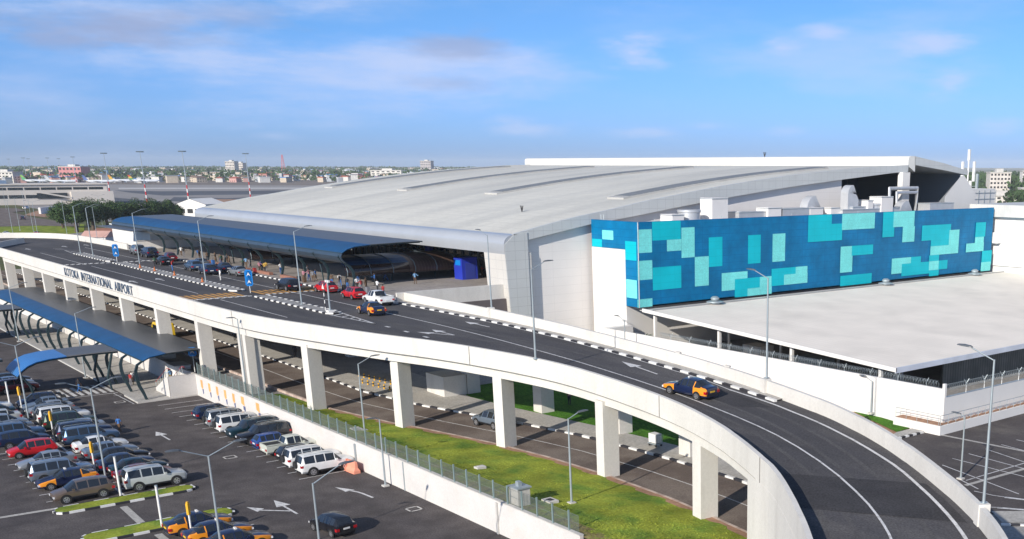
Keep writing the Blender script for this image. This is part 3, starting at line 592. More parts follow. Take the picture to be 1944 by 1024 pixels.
rects = [('M', 91.2, 18.93, 96.12, 16.35), ('L', 88.71, 17.76, 91.12, 15.17), ('L', 88.61, 14.09, 91.11, 11.38), ('L', 88.48, 9.11, 91.03, 7.73), ('L', 96.22, 17.79, 98.58, 13.96), ('L', 93.67, 16.45, 96.19, 15.17), ('M', 91.15, 13.04, 96.13, 10.01), ('M', 101.16, 16.51, 103.71, 12.72), ('L', 98.58, 14.05, 101.15, 10.2), ('M', 108.68, 16.53, 111.21, 12.73), ('L', 113.63, 16.57, 116.26, 12.69), ('L', 103.58, 11.6, 106.12, 8.97), ('L', 106.11, 11.64, 108.61, 10.19), ('M', 106.11, 10.45, 111.16, 7.52), ('L', 108.62, 9.19, 113.58, 7.57), ('L', 111.11, 10.42, 113.55, 8.84), ('M', 113.49, 11.66, 118.68, 8.86), ('L', 118.59, 11.63, 121.15, 10.09), ('L', 116.12, 10.41, 121.2, 8.75), ('M', 121.09, 18.91, 128.8, 14.97), ('B', 126.31, 18.73, 128.67, 17.69), ('L', 128.71, 18.98, 136.52, 16.35), ('L', 128.57, 14.09, 131.43, 10.23), ('M', 131.21, 14.18, 136.36, 12.63), ('M', 128.7, 9.43, 136.29, 7.41), ('M', 138.55, 18.94, 141.49, 15.17), ('L', 141.19, 19.24, 146.65, 16.36), ('L', 143.68, 16.54, 146.86, 13.97), ('M', 148.82, 16.67, 156.86, 13.78), ('M', 151.43, 14.01, 156.65, 12.6), ('L', 156.49, 15.36, 159.37, 12.48), ('L', 151.41, 12.92, 159.36, 11.36), ('L', 141.22, 11.6, 143.98, 8.9), ('L', 143.77, 11.65, 146.36, 10.22), ('M', 143.86, 10.43, 151.42, 8.63), ('M', 146.24, 11.64, 148.9, 10.15), ('M', 151.14, 11.58, 153.94, 10.33), ('L', 151.25, 10.48, 154.08, 8.98), ('M', 151.37, 9.15, 154.06, 7.75), ('M', 153.93, 10.45, 156.41, 9.0), ('M', 164.12, 16.57, 167.15, 13.91), ('L', 164.13, 14.07, 166.8, 12.62), ('L', 161.6, 12.93, 166.94, 11.47), ('M', 166.57, 11.61, 169.59, 8.97), ('L', 166.49, 9.27, 169.46, 7.68)]
for ri, (c, y0, z0, y1, z1) in enumerate(rects):
    za, zb = max(z0, z1), min(z0, z1); za = min(round(za / .5) * .5 + .4, 18.94) if za > 18.3 else round(za * 2) / 2; zb = max(7.92, round(zb * 2) / 2)
    off = .006 + .003 * ri
    b.add([(BX + off, y0, zb), (BX + off, y1, zb), (BX + off, y1, za), (BX + off, y0, za)], [(0, 1, 2, 3)], PAL[c])
for c, x0, z0, x1, z1 in [('L', -121.09, 17.64, -118.62, 16.43), ('M', -123.47, 16.38, -121.21, 15.34), ('M', -116.06, 16.43, -113.69, 14.0), ('L', -116.0, 11.46, -113.71, 9.05)]:
    b.add([(x0, 88.794, min(z0, z1)), (x1, 88.794, min(z0, z1)), (x1, 88.794, max(z0, z1)), (x0, 88.794, max(z0, z1))], [(0, 1, 2, 3)], PAL[c])
b.build('patchwork_facade', wing)
b = MB(); b.box(-123.5, -116.1, 88.82, 169.4, 1.2, 15.3, M_white); b.box(-123.6, -116.2, 88.8, 88.81, 1.2, 15.3, M_white); b.build('wall', wing)
b = MB(); b.box(-123.3, BX - .42, 89.3, 169.4, 17.3, 17.7, M_conc2); b.build('roof', wing)
# roof plant
def plant(kind, y, z1, w, mat=None, x=-119, d=3):
    """kind: b box, h duct bending down into the roof, c cylinder"""
    mat = mat or M_plant
    b = MB()
    if kind == 'b': b.box(x - d / 2, x + d / 2, y - w / 2, y + w / 2, 17.7, z1, mat); b.box(x - d / 2 - .06, x + d / 2 + .06, y - w / 2 - .06, y + w / 2 + .06, z1 - .15, z1 - .05, M_greymet)
    if kind == 'c':
        ring = lambda r, z: [(x + r * math.cos(t), y + r * math.sin(t), z) for t in [k * math.pi / 8 for k in range(16)]]
        b.loft([ring(w / 2, 17.7), ring(w / 2, z1 - .4), ring(w / 2 * 1.08, z1 - .3), ring(w / 2 * 1.08, z1)], mat)
    if kind == 'h':
        rr = []
        for t in range(0, 91, 15):
            a = R(t); cy, cz = y + w * .5 - w * .5, z1 - w * .45
            rr.append([(x + sx, y - w / 2 + w * .55 * (1 - math.cos(a)) * 0 + w * .5 * (1 - math.cos(a)) - .0, z1 - w * .55 + w * .55 * math.sin(a)) for sx in (-d / 2, d / 2)] + [(x + sx, y + w * .5, z1 - w * .55 - .01 * t) for sx in (d / 2, -d / 2)])
        b.loft(rr, mat); b.box(x - d / 2, x + d / 2, y - w / 2, y + w / 2, 17.7, z1 - w * .55, mat)
    return b.build({'b': 'air_handling_unit', 'c': 'ventilator', 'h': 'duct'}[kind], wing, smooth=(kind != 'b'))
M_plant = pm('plant_metal', (.55, .56, .58), .4, metal=.4, var=.06, scale=1); M_plant2 = pm('white_plant_casing', (.75, .72, .7), .6, var=.04)
for kind, x0, x1, yt, mt in [('c', 101.55, 104.72, 19.97, 0), ('b', 106.54, 109.63, 21.54, 1), ('b', 98.65, 100.77, 19.48, 1), ('b', 111.95, 117.4, 19.46, 0), ('b', 117.51, 120.32, 19.97, 1), ('c', 112.17, 113.67, 19.5, 0), ('h', 127.05, 130.94, 21.5, 0), ('b', 126.75, 129.79, 19.76, 1), ('b', 132.14, 134.28, 19.64, 1), ('b', 120.78, 126.64, 19.78, 0), ('h', 136.66, 139.26, 23.01, 0), ('b', 137.36, 140.78, 19.68, 0), ('b', 140.72, 142.06, 20.63, 1), ('b', 143.64, 146.67, 21.16, 1), ('c', 141.82, 145.36, 20.08, 0), ('h', 149.81, 154.58, 20.35, 0), ('b', 134.29, 148.78, 19.29, 0), ('b', 156.69, 163.58, 19.84, 0)]:
    plant(kind, (x0 + x1) / 2, yt, abs(x1 - x0), M_plant2 if mt else M_plant, x=-119.5 + random.uniform(-.5, .5), d=(1.6 if kind == 'h' else 2.6))
b = MB(); b.tube([(-121.8, 150.5, 18), (-121.8, 150.5, 22.3), (-121.8, 158, 22.3), (-121.8, 158, 18.5)], .35, M_plant, 8); b.tube([(-121, 151.5, 18), (-121, 151.5, 21.6), (-121, 157, 21.6), (-121, 157, 18.5)], .3, M_plant, 8); b.build('duct', wing, smooth=True)
b = MB()
for y in (92, 104, 118, 133, 150): b.tube([(BX - .5, y, 17.7), (BX - .5, y, 19.3)], .04, M_greymet, 4)
b.tube([(-122.9, 90, 17.7), (-122.9, 90, 19.6)], .06, M_greymet, 4); b.tube([(-122.3, 90, 17.7), (-122.3, 90, 19.6)], .06, M_greymet, 4)
b.build('guard_post', wing)

# ---- wing behind it (right edge of the picture)
rw = thing('white_hall', 'white hall with grey eaves band behind the far end of the blue facade', 'hall')
b = MB(); b.box(-118, -40, 171, 240, 8.7, 17.1, M_white); b.box(-118, -40, 171.3, 240, 0, 8.7, M_white); b.box(-99, -93, 171.1, 171.3, 7.2, 8.6, M_black); b.build('wall', rw)
b = MB(); b.box(-119, -39, 170.4, 241, 17.1, 17.3, M_midmet); b.box(-119, -39, 170.2, 241, 17.3, 19.4, pm('eaves_band', (.55, .55, .53), .6, grid=([(0, 1.2, .05, 0)], (.48, .48, .47)))); b.build('roof', rw)
b = MB(); b.box(-113.5, -112.3, 169.9, 171, 12.7, 14.6, M_white); b.build('wall_unit', rw)
rb = thing('white_roof_cabin', 'flat white plant cabin on the roof beside the antenna mast', 'cabin')
b = MB(); b.box(-141, -131, 176, 196, 17.5, 21.6, M_white); b.build('wall', rb); b = MB()
for k in range(11): b.box(-130.9, -130.85, 176 + k * 2, 176.1 + k * 2, 17.5, 21.4, M_greymet)
for zz in (18.4, 19.6, 20.8): b.box(-130.9, -130.85, 176, 196, zz, zz + .08, M_greymet)
b.build('railing', rb)
b = MB(); b.box(-119, -60, 171, 173, 19.4, 19.6, M_white)

# ================================================================== SHED
shed = thing('open_shed', 'broad open shed with a low pitched pale metal roof before the blue facade', 'shed')
MS = pm('pale_sheet_roof', (.82, .75, .665), .8, var=.06, scale=.2, spec=.1, grid=([(1, .9, .07, 0)], (.7, .64, .57)), col2=(.72, .66, .585), c2scale=.15, c2lo=.5, c2hi=.75)
def shz(x): return 7.9 + (x + 113.3) * (5.7 - 7.9) / 43.3
b = MB(); b.loft([[(-110.5, y, shz(-110.5)), (-70, y, shz(-70)), (-70, y, shz(-70) - .12), (-110.5, y, shz(-110.5) - .12)] for y in (88.8, 170)], MS); rf = b.build('roof', shed)
b = MB(); b.box(-113.25, -110.6, 88.8, 170, 7.55, 7.62, M_conc2); b.box(-110.7, -110.5, 88.8, 170, 7.6, 7.9, pm('ridge_dark', (.3, .3, .3), .7)); b.build('gutter', shed)
b = MB(); b.box(-70.02, -69.85, 88.7, 170, 5.15, 5.72, pm('blue_white_fascia', (.62, .65, .72), .5)); b.loft([[(x, 88.62, shz(x) - .42), (x, 88.8, shz(x) - .42), (x, 88.8, shz(x) + .03), (x, 88.62, shz(x) + .03)] for x in (-112.5, -69.85)], M_white); b.build('fascia', shed)
cols = [-110.83, -98.25, -85.78, -72.54]
for x in cols: b = MB(); b.box(x - .18, x + .18, 89.3, 89.66, 1.2, shz(x) - .3, M_white); b.build('column', shed)
for x in (-108, -98, -88, -78): b = MB(); b.box(x - .12, x + .12, 100, 100.25, 1.2, shz(x) - .2, M_wpaint); b.build('column', shed)
for y in (112, 124, 136, 148, 160): b = MB(); b.box(-74.3, -74, y, y + .3, 1.2, 5.3, M_greymet); b.build('column', shed)
b = MB(); b.box(-74.1, -73.9, 102.6, 132, 1.2, 5.4, pm('corrugated_sheet', (.2, .2, .18), .6, var=.25, scale=.5, grid=([(1, .5, .12, 0)], (.12, .12, .11)))); b.box(-111, -74, 135, 135.2, 1.2, 6, M_black); b.build('side_wall', shed)
b = MB(); b.box(-115.9, -70, 86, 169, 1.18, 1.3, M_paver); struct(b.build('floor'))
for y, x in [(99.9, -109.9), (136.7, -110.7), (161.0, -111.2)]:
    b = MB(); ring = lambda r, z: [(-110.6 + r * math.cos(t), y + r * math.sin(t), z) for t in [k * math.pi / 6 for k in range(12)]]
    b.loft([ring(.7, 7.7), ring(.6, 8.0), ring(1.25, 8.0), ring(1.2, 8.1), ring(.45, 8.25), ring(.6, 8.4), ring(.6, 8.6), ring(.3, 8.8)], M_greymet); b.build('ventilator', shed, smooth=True)
# things stored in the shed
for x, y, w, d, h, mt, lab in ((-79, 95, 3, 2, 1.6, M_plant, 'grey crate stored under the shed roof beside the corner of the boundary wall'), (-92, 97, 4, 2.5, 2, M_midmet, 'large dark grey crate in the shade at the middle of the open shed'), (-103, 98, 3.4, 2.4, 2, M_conc2, 'pale crate stored near the blue building end of the open shed')):
    c = MB(); c.box(x, x + w, y, y + d, 1.35, 1.3 + h, mt)
    for k in range(4): c.box(x + k * w / 3.3, x + k * w / 3.3 + .12, y - .05, y, 1.35, 1.3 + h, M_greymet)
    tag(c.build('crate'), lab, 'crate')

# ================================================================== BOUNDARY WALL with razor wire
def razor(b, p0, p1, z, r=.28, turns=3.2, ph=0):
    p0, p1 = Vector((*p0, z)), Vector((*p1, z)); L_ = (p1 - p0).length; d = (p1 - p0).normalized(); u = d.cross(Vector((0, 0, 1))); n = int(L_ * turns * 9); pts = []
    for i in range(n): a = 2 * math.pi * i / 9 + ph; pts.append(p0 + d * (L_ * i / n) + u * r * math.cos(a) + Vector((0, 0, r * math.sin(a))))
    b.tube(pts, .014, M_greymet, 3, caps=False)
def ybracket(b, x, y, z, dx, dy):
    b.tube([(x, y, z - .1), (x, y, z + .35)], .035, M_greymet, 4); b.tube([(x, y, z + .35), (x - dx * .3, y - dy * .3, z + .8)], .03, M_greymet, 4); b.tube([(x, y, z + .35), (x + dx * .3, y + dy * .3, z + .8)], .03, M_greymet, 4)
bw = thing('boundary_wall', 'long tall white boundary wall topped with razor wire in front of the open shed', 'wall')
b = MB(); b.box(-115, -60.6, 84.6, 84.9, 1.1, 5.38, M_white); b.box(-60.9, -60.6, 84.6, 84.9, 5.38, 5.9, M_white); b.box(-116, -115, 84.6, 89, 1.1, 5.38, M_white); b.build('wall', bw)
b = MB(); b.box(-60.9, -60.6, 84.9, 200, 1.1, 4.55, M_white); b.build('wall', bw)
b = MB(); razor(b, (-104, 84.75), (-61.5, 84.75), 5.72); razor(b, (-104, 84.75), (-61.5, 84.75), 5.9, .2, 2.5, 1); razor(b, (-60.75, 85.2), (-60.75, 125), 5.5, .3); b.build('razor_wire', bw)
x = -102
while x < -61: b = MB(); ybracket(b, x, 84.75, 5.35, .1, 1); b.build('bracket', bw); x += 3.55
y = 88.3
while y < 122: b = MB(); b.tube([(-60.75, y, 4.5), (-60.75, y, 5.3)], .04, M_wpaint, 4); ybracket(b, -60.75, y, 5.15, .3, 1); b.build('bracket', bw); y += 3.1
b = MB(); b.box(-60.9, -60.6, 84.9, 125, 4.55, 4.6, M_greymet); b.build('coping', bw)
# ramp plinth with a railing
rl = thing('access_ramp', 'low white access ramp with a steel railing round the boundary wall corner', 'ramp')
b = MB(); b.box(-65.5, -59.8, 83.1, 84.58, 1.1, 2.1, M_white); b.box(-60.55, -59.8, 84.58, 190, 1.1, 2.1, M_white); b.build('plinth', rl)
b = MB(); b.box(-65.4, -60, 83.3, 84.5, 2.1, 2.13, M_dirt); b.box(-60.5, -60, 84.58, 190, 2.1, 2.13, M_dirt); b.build('walkway', rl)
b = MB()
for z in (2.6, 3.1): b.tube([(-65.3, 83.2, z), (-59.9, 83.2, z), (-59.9, 130, z)], .03, M_greymet, 5)
x = -65.3
while x < -60: b.tube([(x, 83.2, 2.1), (x, 83.2, 3.1)], .025, M_greymet, 4); x += 1.3
y = 83.2
while y < 130: b.tube([(-59.9, y, 2.1), (-59.9, y, 3.1)], .03, M_greymet, 4); b.tube([(-59.9, y, 2.15), (-59.75, y + .5, 2.6)], .02, M_dirt, 3); y += 1.25
b.build('railing', rl)

# ================================================================== RETAINING WALL, FENCE
rt = thing('retaining_wall', 'long low white retaining wall along the car park below the viaduct', 'wall')
b = MB(); b.box(-133.2, -55.9, 38.44, 38.72, 0, 2.5, M_wallpk); b.box(-133.2, -55.9, 38.40, 38.76, 2.5, 2.56, M_conc2); b.build('wall', rt)
for i, x in enumerate([-131.2, -128.6, -126, -123.4, -120.8]):     # painted pennants
    b = MB(); b.add([(x - .45, 38.43, 2.1), (x + .25, 38.43, 2.1), (x + .25, 38.43, 1.3), (x - .1, 38.43, 1.0), (x - .45, 38.43, 1.3)], [(0, 1, 2, 3, 4)], pm('faded_orange', (.75, .36, .12), .8)); b.add([(x - .12, 38.425, 1.0), (x + .3, 38.425, 1.15), (x + .3, 38.425, .6), (x + .05, 38.425, .45)], [(0, 1, 2, 3)], pm('faded_navy', (.08, .1, .22), .8)); b.build('painted_mark', rt)
for x0 in (-118.6, -114.2):
    b = MB()
    b.add([(x0, 38.43, 2.2), (x0 + .9, 38.43, 2.2), (x0 + .9, 38.43, 1.2), (x0, 38.43, 1.4)], [(0, 1, 2, 3)], pm('faded_orange', (.75, .36, .12), .8)); b.add([(x0 + .5, 38.425, 1.2), (x0 + 1.1, 38.425, 1.2), (x0 + 1.1, 38.425, .6), (x0 + .5, 38.425, .8)], [(0, 1, 2, 3)], pm('faded_navy', (.08, .1, .22), .8)); b.build('painted_mark', rt)
b = MB(); b.box(-90.3, -90.1, 38.3, 38.44, 0, 2.3, M_greymet); b.box(-81.1, -81.02, 38.36, 38.44, 0, 2.5, M_greymet); b.box(-66.4, -66.2, 38.3, 38.44, 0, 2.4, M_conc2); b.build('drain_pipe', rt)
fn = thing('mesh_fence', 'green grey mesh fence on top of the retaining wall along the lawn', 'fence')
x = -132.6; fxs = []
while x < -56: fxs.append(x); x += 1.93
for x in fxs: b = MB(); b.box(x - .05, x + .05, 38.53, 38.63, 2.56, 3.95, pm('green_grey_post', (.2, .27, .27), .5)); b.build('post', fn)
M_wire = pm('fence_wire', (.16, .19, .18), .6)
b = MB(); x = -132.6
while x < -56.2: b.box(x - .009, x + .009, 38.572, 38.588, 2.66, 3.8, M_wire); x += .1
for z in (2.66, 3.24, 3.8): b.box(-132.6, -56.2, 38.575, 38.585, z - .008, z + .008, M_wire)
b.build('mesh', fn)

# ================================================================== STAIRS at the corner of the arrivals canopy
st = thing('staircase', 'outdoor concrete staircase rising from the car park beside the arrivals canopy', 'staircase')
b = MB(); n = 14
for i in range(n): x0 = -138.6 + i * .36; b.box(x0, -133.3, 35.6, 38.4, i * .17 + .15, (i + 1) * .17 + .15, M_conc2)
b.build('steps', st)
b = MB(); b.add([(-138.8, 35.45, .15), (-133.2, 35.45, .15), (-133.2, 35.45, 2.75), (-138.8, 35.45, .5)], [(0, 1, 2, 3)], M_wallpk); b.box(-133.35, -133.2, 35.45, 38.44, 0, 2.55, M_wallpk); b.build('wall', st)
b = MB()
for y in (35.5, 37.1): b.tube([(-138.7, y, 1.2), (-133.3, y, 3.6), (-132.3, y, 3.6)], .03, M_red, 4); [b.tube([(-138.7 + t * 5.4, y, .3 + t * 2.4), (-138.7 + t * 5.4, y, 1.2 + t * 2.4)], .025, M_greymet, 4) for t in (0, .2, .4, .6, .8, 1)]
b.build('handrail', st)
sheet('pavement', [(-300, 32), (-141.3, 31.95), (-138.6, 31.95), (-132.9, 31.9), (-133.3, 38.44), (-300, 38.5)], .14, M_paver_lt)
kerb('kerb', [(-138.6, 31.9, 0), (-132.9, 31.85, 0), (-133.2, 38.3, 0)], 1, 0, .2, .15, 3, mats=(M_conc2, M_conc2)); kerb('kerb', [(-300, 31.9, 0), (-148, 31.9, 0)], 1, 0, .2, .15, 3, mats=(M_conc2, M_conc2))
b = MB()   # lower level wall behind the arrivals canopy
b.box(-300, -133.3, 38.5, 38.8, 0, 2.45, M_wallpk); tag(b.build('terrace_wall'), 'pale terrace wall behind the columns of the arrivals canopy', 'wall')
for x, y, z1 in ((-142.5, 38, 2.6), (-152, 39, 2.4), (-166, 39, 2.6)):
    b = MB(); b.box(x, x + 3.2, y, y + 1.8, .14, z1, M_white); b.box(x + .2, x + 1.4, y - .02, y, .3, 2.1, M_dglass); b.box(x - .1, x + 3.3, y - .1, y + 1.9, z1, z1 + .1, M_conc2)
    tag(b.build('kiosk'), {-142.5: 'white kiosk box by the foot of the outdoor staircase', -152: 'white kiosk box behind the middle columns of the arrivals canopy', -166: 'white kiosk box furthest back behind the arrivals canopy columns'}[x], 'kiosk')

# ================================================================== CANOPIES
def canopy(t, prof, xs, cols, x0, x1, lip, crease, rw=.34, topn=None, matA=None, matB=None, rib_w=.28):
    """canopy along X: prof = rib centre line (y, z) from the foot up over the roof; roof panels follow it from index lip"""
    for x in cols:
        b = MB(); rings = []
        for i, (y, z) in enumerate(prof):
            p0 = prof[max(i - 1, 0)]; p1 = prof[min(i + 1, len(prof) - 1)]; d = Vector((0, p1[0] - p0[0], p1[1] - p0[1])).normalized(); nn = Vector((0, -d.z, d.y))
            w = rw * (.55 + .45 * math.sin(math.pi * min(1, (i + 1) / (len(prof) * .62)))); c = Vector((x, y, z)) - nn * (w / 2 + .12 if i >= lip else 0)
            rings.append([c + nn * w / 2 + Vector((-rib_w / 2, 0, 0)), c + nn * w / 2 + Vector((rib_w / 2, 0, 0)), c - nn * w / 2 + Vector((rib_w / 2, 0, 0)), c - nn * w / 2 + Vector((-rib_w / 2, 0, 0))])
        b.loft(rings, M_dkmet); b.build('column', t)
    for nm, a, c, mt in (('blue_roof_sheet', lip, crease, matA or M_blueroof), ('smoked_roof_sheet', crease, len(prof) - 1, matB or M_grayroof)):
        b = MB(); sec = [(y, z) for y, z in prof[a:c + 1]]; lo = [(y, z - .08) for y, z in sec][::-1]
        b.loft([[(x, y, z) for y, z in sec + lo] for x in (x0, x1)], mt); b.build(nm, t, smooth=True, angle=50)
    b = MB()
    for k in (lip, crease, len(prof) - 1): y, z = prof[k]; b.tube([(x0, y, z - .12), (x1, y, z - .12)], .09, M_dkmet, 6)
    b.build('purlin', t)
pu = [(61.0, 10.05), (61.15, 11.2), (61.2, 12.3), (61.05, 13.2), (61.1, 14.0), (61.45, 14.7), (62.1, 15.25), (63.0, 15.6), (64.3, 15.8), (67, 15.9), (70, 15.95), (72.8, 16.0)]
# widen the lip outward: roof starts low over the road edge
pu = [(62.4, 10.05), (62.7, 11.2), (62.6, 12.2), (62.1, 13.0), (61.2, 13.7), (60.75, 14.3), (61.0, 14.85), (61.7, 15.3), (62.8, 15.6), (65, 15.75), (69, 15.85), (72.6, 15.9)]
cu = thing('departures_canopy', 'long dark blue canopy on curved steel ribs along the upper drop off kerb', 'canopy')
canopy(cu, pu, None, [-142 - 8.3 * i for i in range(11)], -252, -141.2, 6, 9)
b = MB(); sec = [(61.35, 13.45), (60.95, 13.8), (60.74, 14.3), (60.98, 14.83)]; b.loft([[(x, y, z) for y, z in sec + [(y + .08, z) for y, z in sec][::-1]] for x in (-252, -141.2)], pm('smoked_front_sheet', (.03, .05, .075), .35, var=.2, scale=.5, grid=([(0, .6, .1, 0)], (.07, .09, .11)))); b.build('smoked_front_sheet', cu)
b = MB(); b.box(-252, -228, 58, 61.2, 13.9, 14.05, M_grayroof); b.build('smoked_roof_sheet', cu)
# low brick benches / planters at column feet
for i in range(5):
    x = -163 - i * 9.2; b = MB(); b.box(x, x + 5, 60.6, 61.2, 10.06, 10.45, pm('brick', (.28, .13, .09), .9, var=.2, scale=3)); tag(b.build('brick_planter'), ['nearest', 'second', 'third', 'fourth', 'farthest'][i] + ' low brick planter along the columns of the departures canopy', 'planter', 'brick planters along the drop off kerb')
# two smoked glass tunnels between canopy and terminal
def tunnel(x, y0, y1, label):
    t = thing('glass_tunnel', label, 'tunnel')
    sec = [(x + 4.0, 11.2), (x + 4.1, 11.8), (x + 3.6, 12.6), (x + 2.4, 13.15), (x + .6, 13.45), (x - 2.6, 13.55), (x - 4.6, 13.2), (x - 5.2, 12.4)]
    ym = y0 + (y1 - y0) * .55
    for nm, ya, yb, mt, i0, i1 in (('smoked_sheet', y0, ym, M_smoke, 0, 3), ('blue_sheet', y0, ym, M_blueroof, 2, 5), ('roof_sheet', y0, ym, M_grayroof, 4, 8), ('bronze_sheet', ym, y1, pm('bronze_glazing', (.09, .055, .045), .3, var=.2, scale=.6, grid=([(1, .5, .06, 0)], (.16, .11, .09))), 0, 8)):
        q = sec[i0:i1]; b = MB(); b.loft([[(px, y, pz) for px, pz in q + [(px - .06, pz - .05) for px, pz in q][::-1]] for y in (ya, yb)], mt); b.build(nm, t, smooth=True, angle=50)
    for i in range(6):
        y = y0 + .2 + (y1 - y0 - .4) * i / 5; b = MB(); b.tube([(px, y, pz + .04) for px, pz in sec], .07, M_midmet, 6); b.build('rib', t)
        if i % 2 == 0:
            b = MB(); b.tube([(x + 3.2, y, 10.06), (x + 3.4, y, 11), (x + 3.9, y, 11.9)], .1, M_dkmet, 6); b.build('column', t)
            b = MB(); b.tube([(x - 4.4, y, 10.06), (x - 4.7, y, 11.5), (x - 5.1, y, 12.4)], .1, M_dkmet, 6); b.build('column', t)
tunnel(-150.6, 63.6, 81, 'smoked glass barrel roof from the canopy to the terminal doors, the nearer one')
tunnel(-187, 63.6, 81, 'smoked glass barrel roof deep under the middle of the departures canopy')
# arrivals canopy
pl = [(33.1, .15), (32.85, 1.0), (32.55, 1.8), (32.4, 2.7), (32.4, 3.5), (32.65, 4.2), (33.15, 4.75), (33.9, 5.1), (35.6, 5.32), (38.2, 5.42), (40.3, 5.4)]
ca = thing('arrivals_canopy', 'long blue edged canopy on curved steel ribs beside the car park under the viaduct', 'canopy')
canopy(ca, pl, None, [-134 - 6.15 * i for i in range(13)], -222, -133.2, 6, 8)
# cross canopies over the car park lane
M_bluex = M_blueroofy
def cross(x0, x1, ys, label, along=-1):
    t = thing('cross_canopy', label, 'canopy')
    zs = [2.9, 3.5, 4.0, 4.35, 4.55, 4.65, 4.7, 4.72, 4.7]; Y = ys
    sec = list(zip(Y, zs))
    for nm, a, c, mt in (('blue_roof_sheet', 0, 5, pm('blue_cross_sheet', (.012, .13, .4), .35, var=.08, grid=([(0, .75, .12, 0)], (.16, .33, .55)))), ('smoked_roof_sheet', 5, 8, M_grayroof)):
        s = sec[a:c + 1]; b = MB(); b.loft([[(x, y, z) for y, z in s + [(y, z - .1) for y, z in s][::-1]] for x in (x0, x1)], mt); b.build(nm, t, smooth=True, angle=50)
    for x in (x0 + .2, x1 - .2):
        for yb, yt, zt in ((Y[0] + 1.4, Y[0] + .35, 3.0), (Y[-1] - 1.2, Y[-1] - .6, 4.6)):
            b = MB(); b.tube([(x, yb, 0), (x, yb - .25, 1.6), (x, yt, zt)], [.1, .16, .14], M_dkmet, 6); b.build('column', t)
        b = MB(); b.tube([(x, y, z - .2) for y, z in sec], .13, M_dkmet, 6); b.build('edge_beam', t)
cross(-149.5, -143.0, [22.4, 22.9, 23.6, 24.5, 25.8, 27.6, 29.6, 31.5, 33], 'short blue cross canopy spanning the crossing to the car park')
cross(-151.5, -145.0, [10.5, 11, 11.7, 12.6, 14, 16, 18.5, 20.4, 21.6], 'short blue cross canopy over parked cars at the left edge')
cross(-203, -196, [22.4, 22.9, 23.6, 24.5, 25.8, 27.6, 29.6, 31.5, 33], 'distant cross canopy at the far end of the arrivals canopy')

# ================================================================== CAR PARK MARKINGS, ISLANDS
b = MB()
def line(p, q, w=.12, z=.008, mat=M_paint): paintline(b, [Vector((*p, 0)), Vector((*q, 0))], w, z, mat)
for i in range(17): x = -90.3 - 2.5 * i; line((x, 33.2), (x, 38.0))
for i in range(19):
    x = -94.9 - 2.5 * i
    line((x, 15.6), (x, 25.9)) if x > -141 else None
line((-95, 20.75), (-141, 20.75), .18); line((-80.5, 20.6), (-40, 20.6), .18)
for i in range(9): x = -80.6 + 2.5 * i; line((x, 15.6), (x, 25.9))
for k in range(8):   # crossing to the canopy
    y = 25.9 + k * .78; b.add([(-148, y, .008), (-142.2, y, .008), (-142.2, y + .42, .008), (-148, y + .42, .008)], [(0, 1, 2, 3)], M_paint)
line((-141.6, 25.8), (-141.3, 31.9), .2)
line((-141.3, 31.4), (-133, 31.5), .1); line((-139.5, 31.9), (-139.5, 31.0), .12)
arrow(b, -114.9, 29.3, .008, 4.6); arrow(b, -83.3, 29.3, .008, 4.8)
b.add([(-85.3, 27, .009), (-84, 27.9, .009), (-83.5, 27.2, .009)], [(0, 2, 1)], M_paint); line((-83.8, 27.5), (-82.0, 29.2), .2, .009)
b.add([(-86, 34.5, .009), (-84.1, 35.4, .009), (-84.1, 34.6, .009)], [(0, 2, 1)], M_paint); paintline(b, smooth_line([(-84.2, 35.0, 0), (-83.2, 35.4, 0), (-81, 35.55, 0)], 2), .2, .009, M_paint)
for x, y in ((-101.9, 31.4), (-76, 36.6), (-135.3, 30.6)):
    for a in ((x - .55, x + .55, y - .55, y - .42), (x - .55, x + .55, y + .42, y + .55), (x - .55, x - .42, y - .55, y + .55), (x + .42, x + .55, y - .55, y + .55)): b.box(a[0], a[1], a[2], a[3], .004, .012, M_conc2)
line((-95.3, 11.5), (-94.95, 15.9), .5, .01, M_paver_lt); line((-95.6, 2), (-95.3, 11.5), .5, .01, M_paver_lt)
line((-92, 19.85), (-86.2, 19.7), .55, .01, M_paver_lt); line((-83, 19.85), (-60, 19.7), .55, .01, M_paver_lt)
line((-103, 8), (-60, 8), .3, .01)
struct(b.build('road_marking'))
def island(name, x0, x1, y0, y1):
    r = min(.75, (x1 - x0) / 2); c = []
    for cx, cy, a0 in ((x1 - r, y1 - r, 0), (x0 + r, y1 - r, 90), (x0 + r, y0 + r, 180), (x1 - r, y0 + r, 270)):
        for k in range(4): a = R(a0 + k * 30); c.append((cx + r * math.cos(a), cy + r * math.sin(a)))
    b = MB(); b.prism(c, .05, .17, M_grass); struct(b.build('planted_island')); pts = [(*p, 0) for p in c] + [(*c[0], 0)]
    kerb('kerb', pts, -1, 0, .18, .16, 1.05)
island('a', -94.6, -92.95, 15.5, 25.6); island('b', -86, -83.9, 15.5, 25.7)

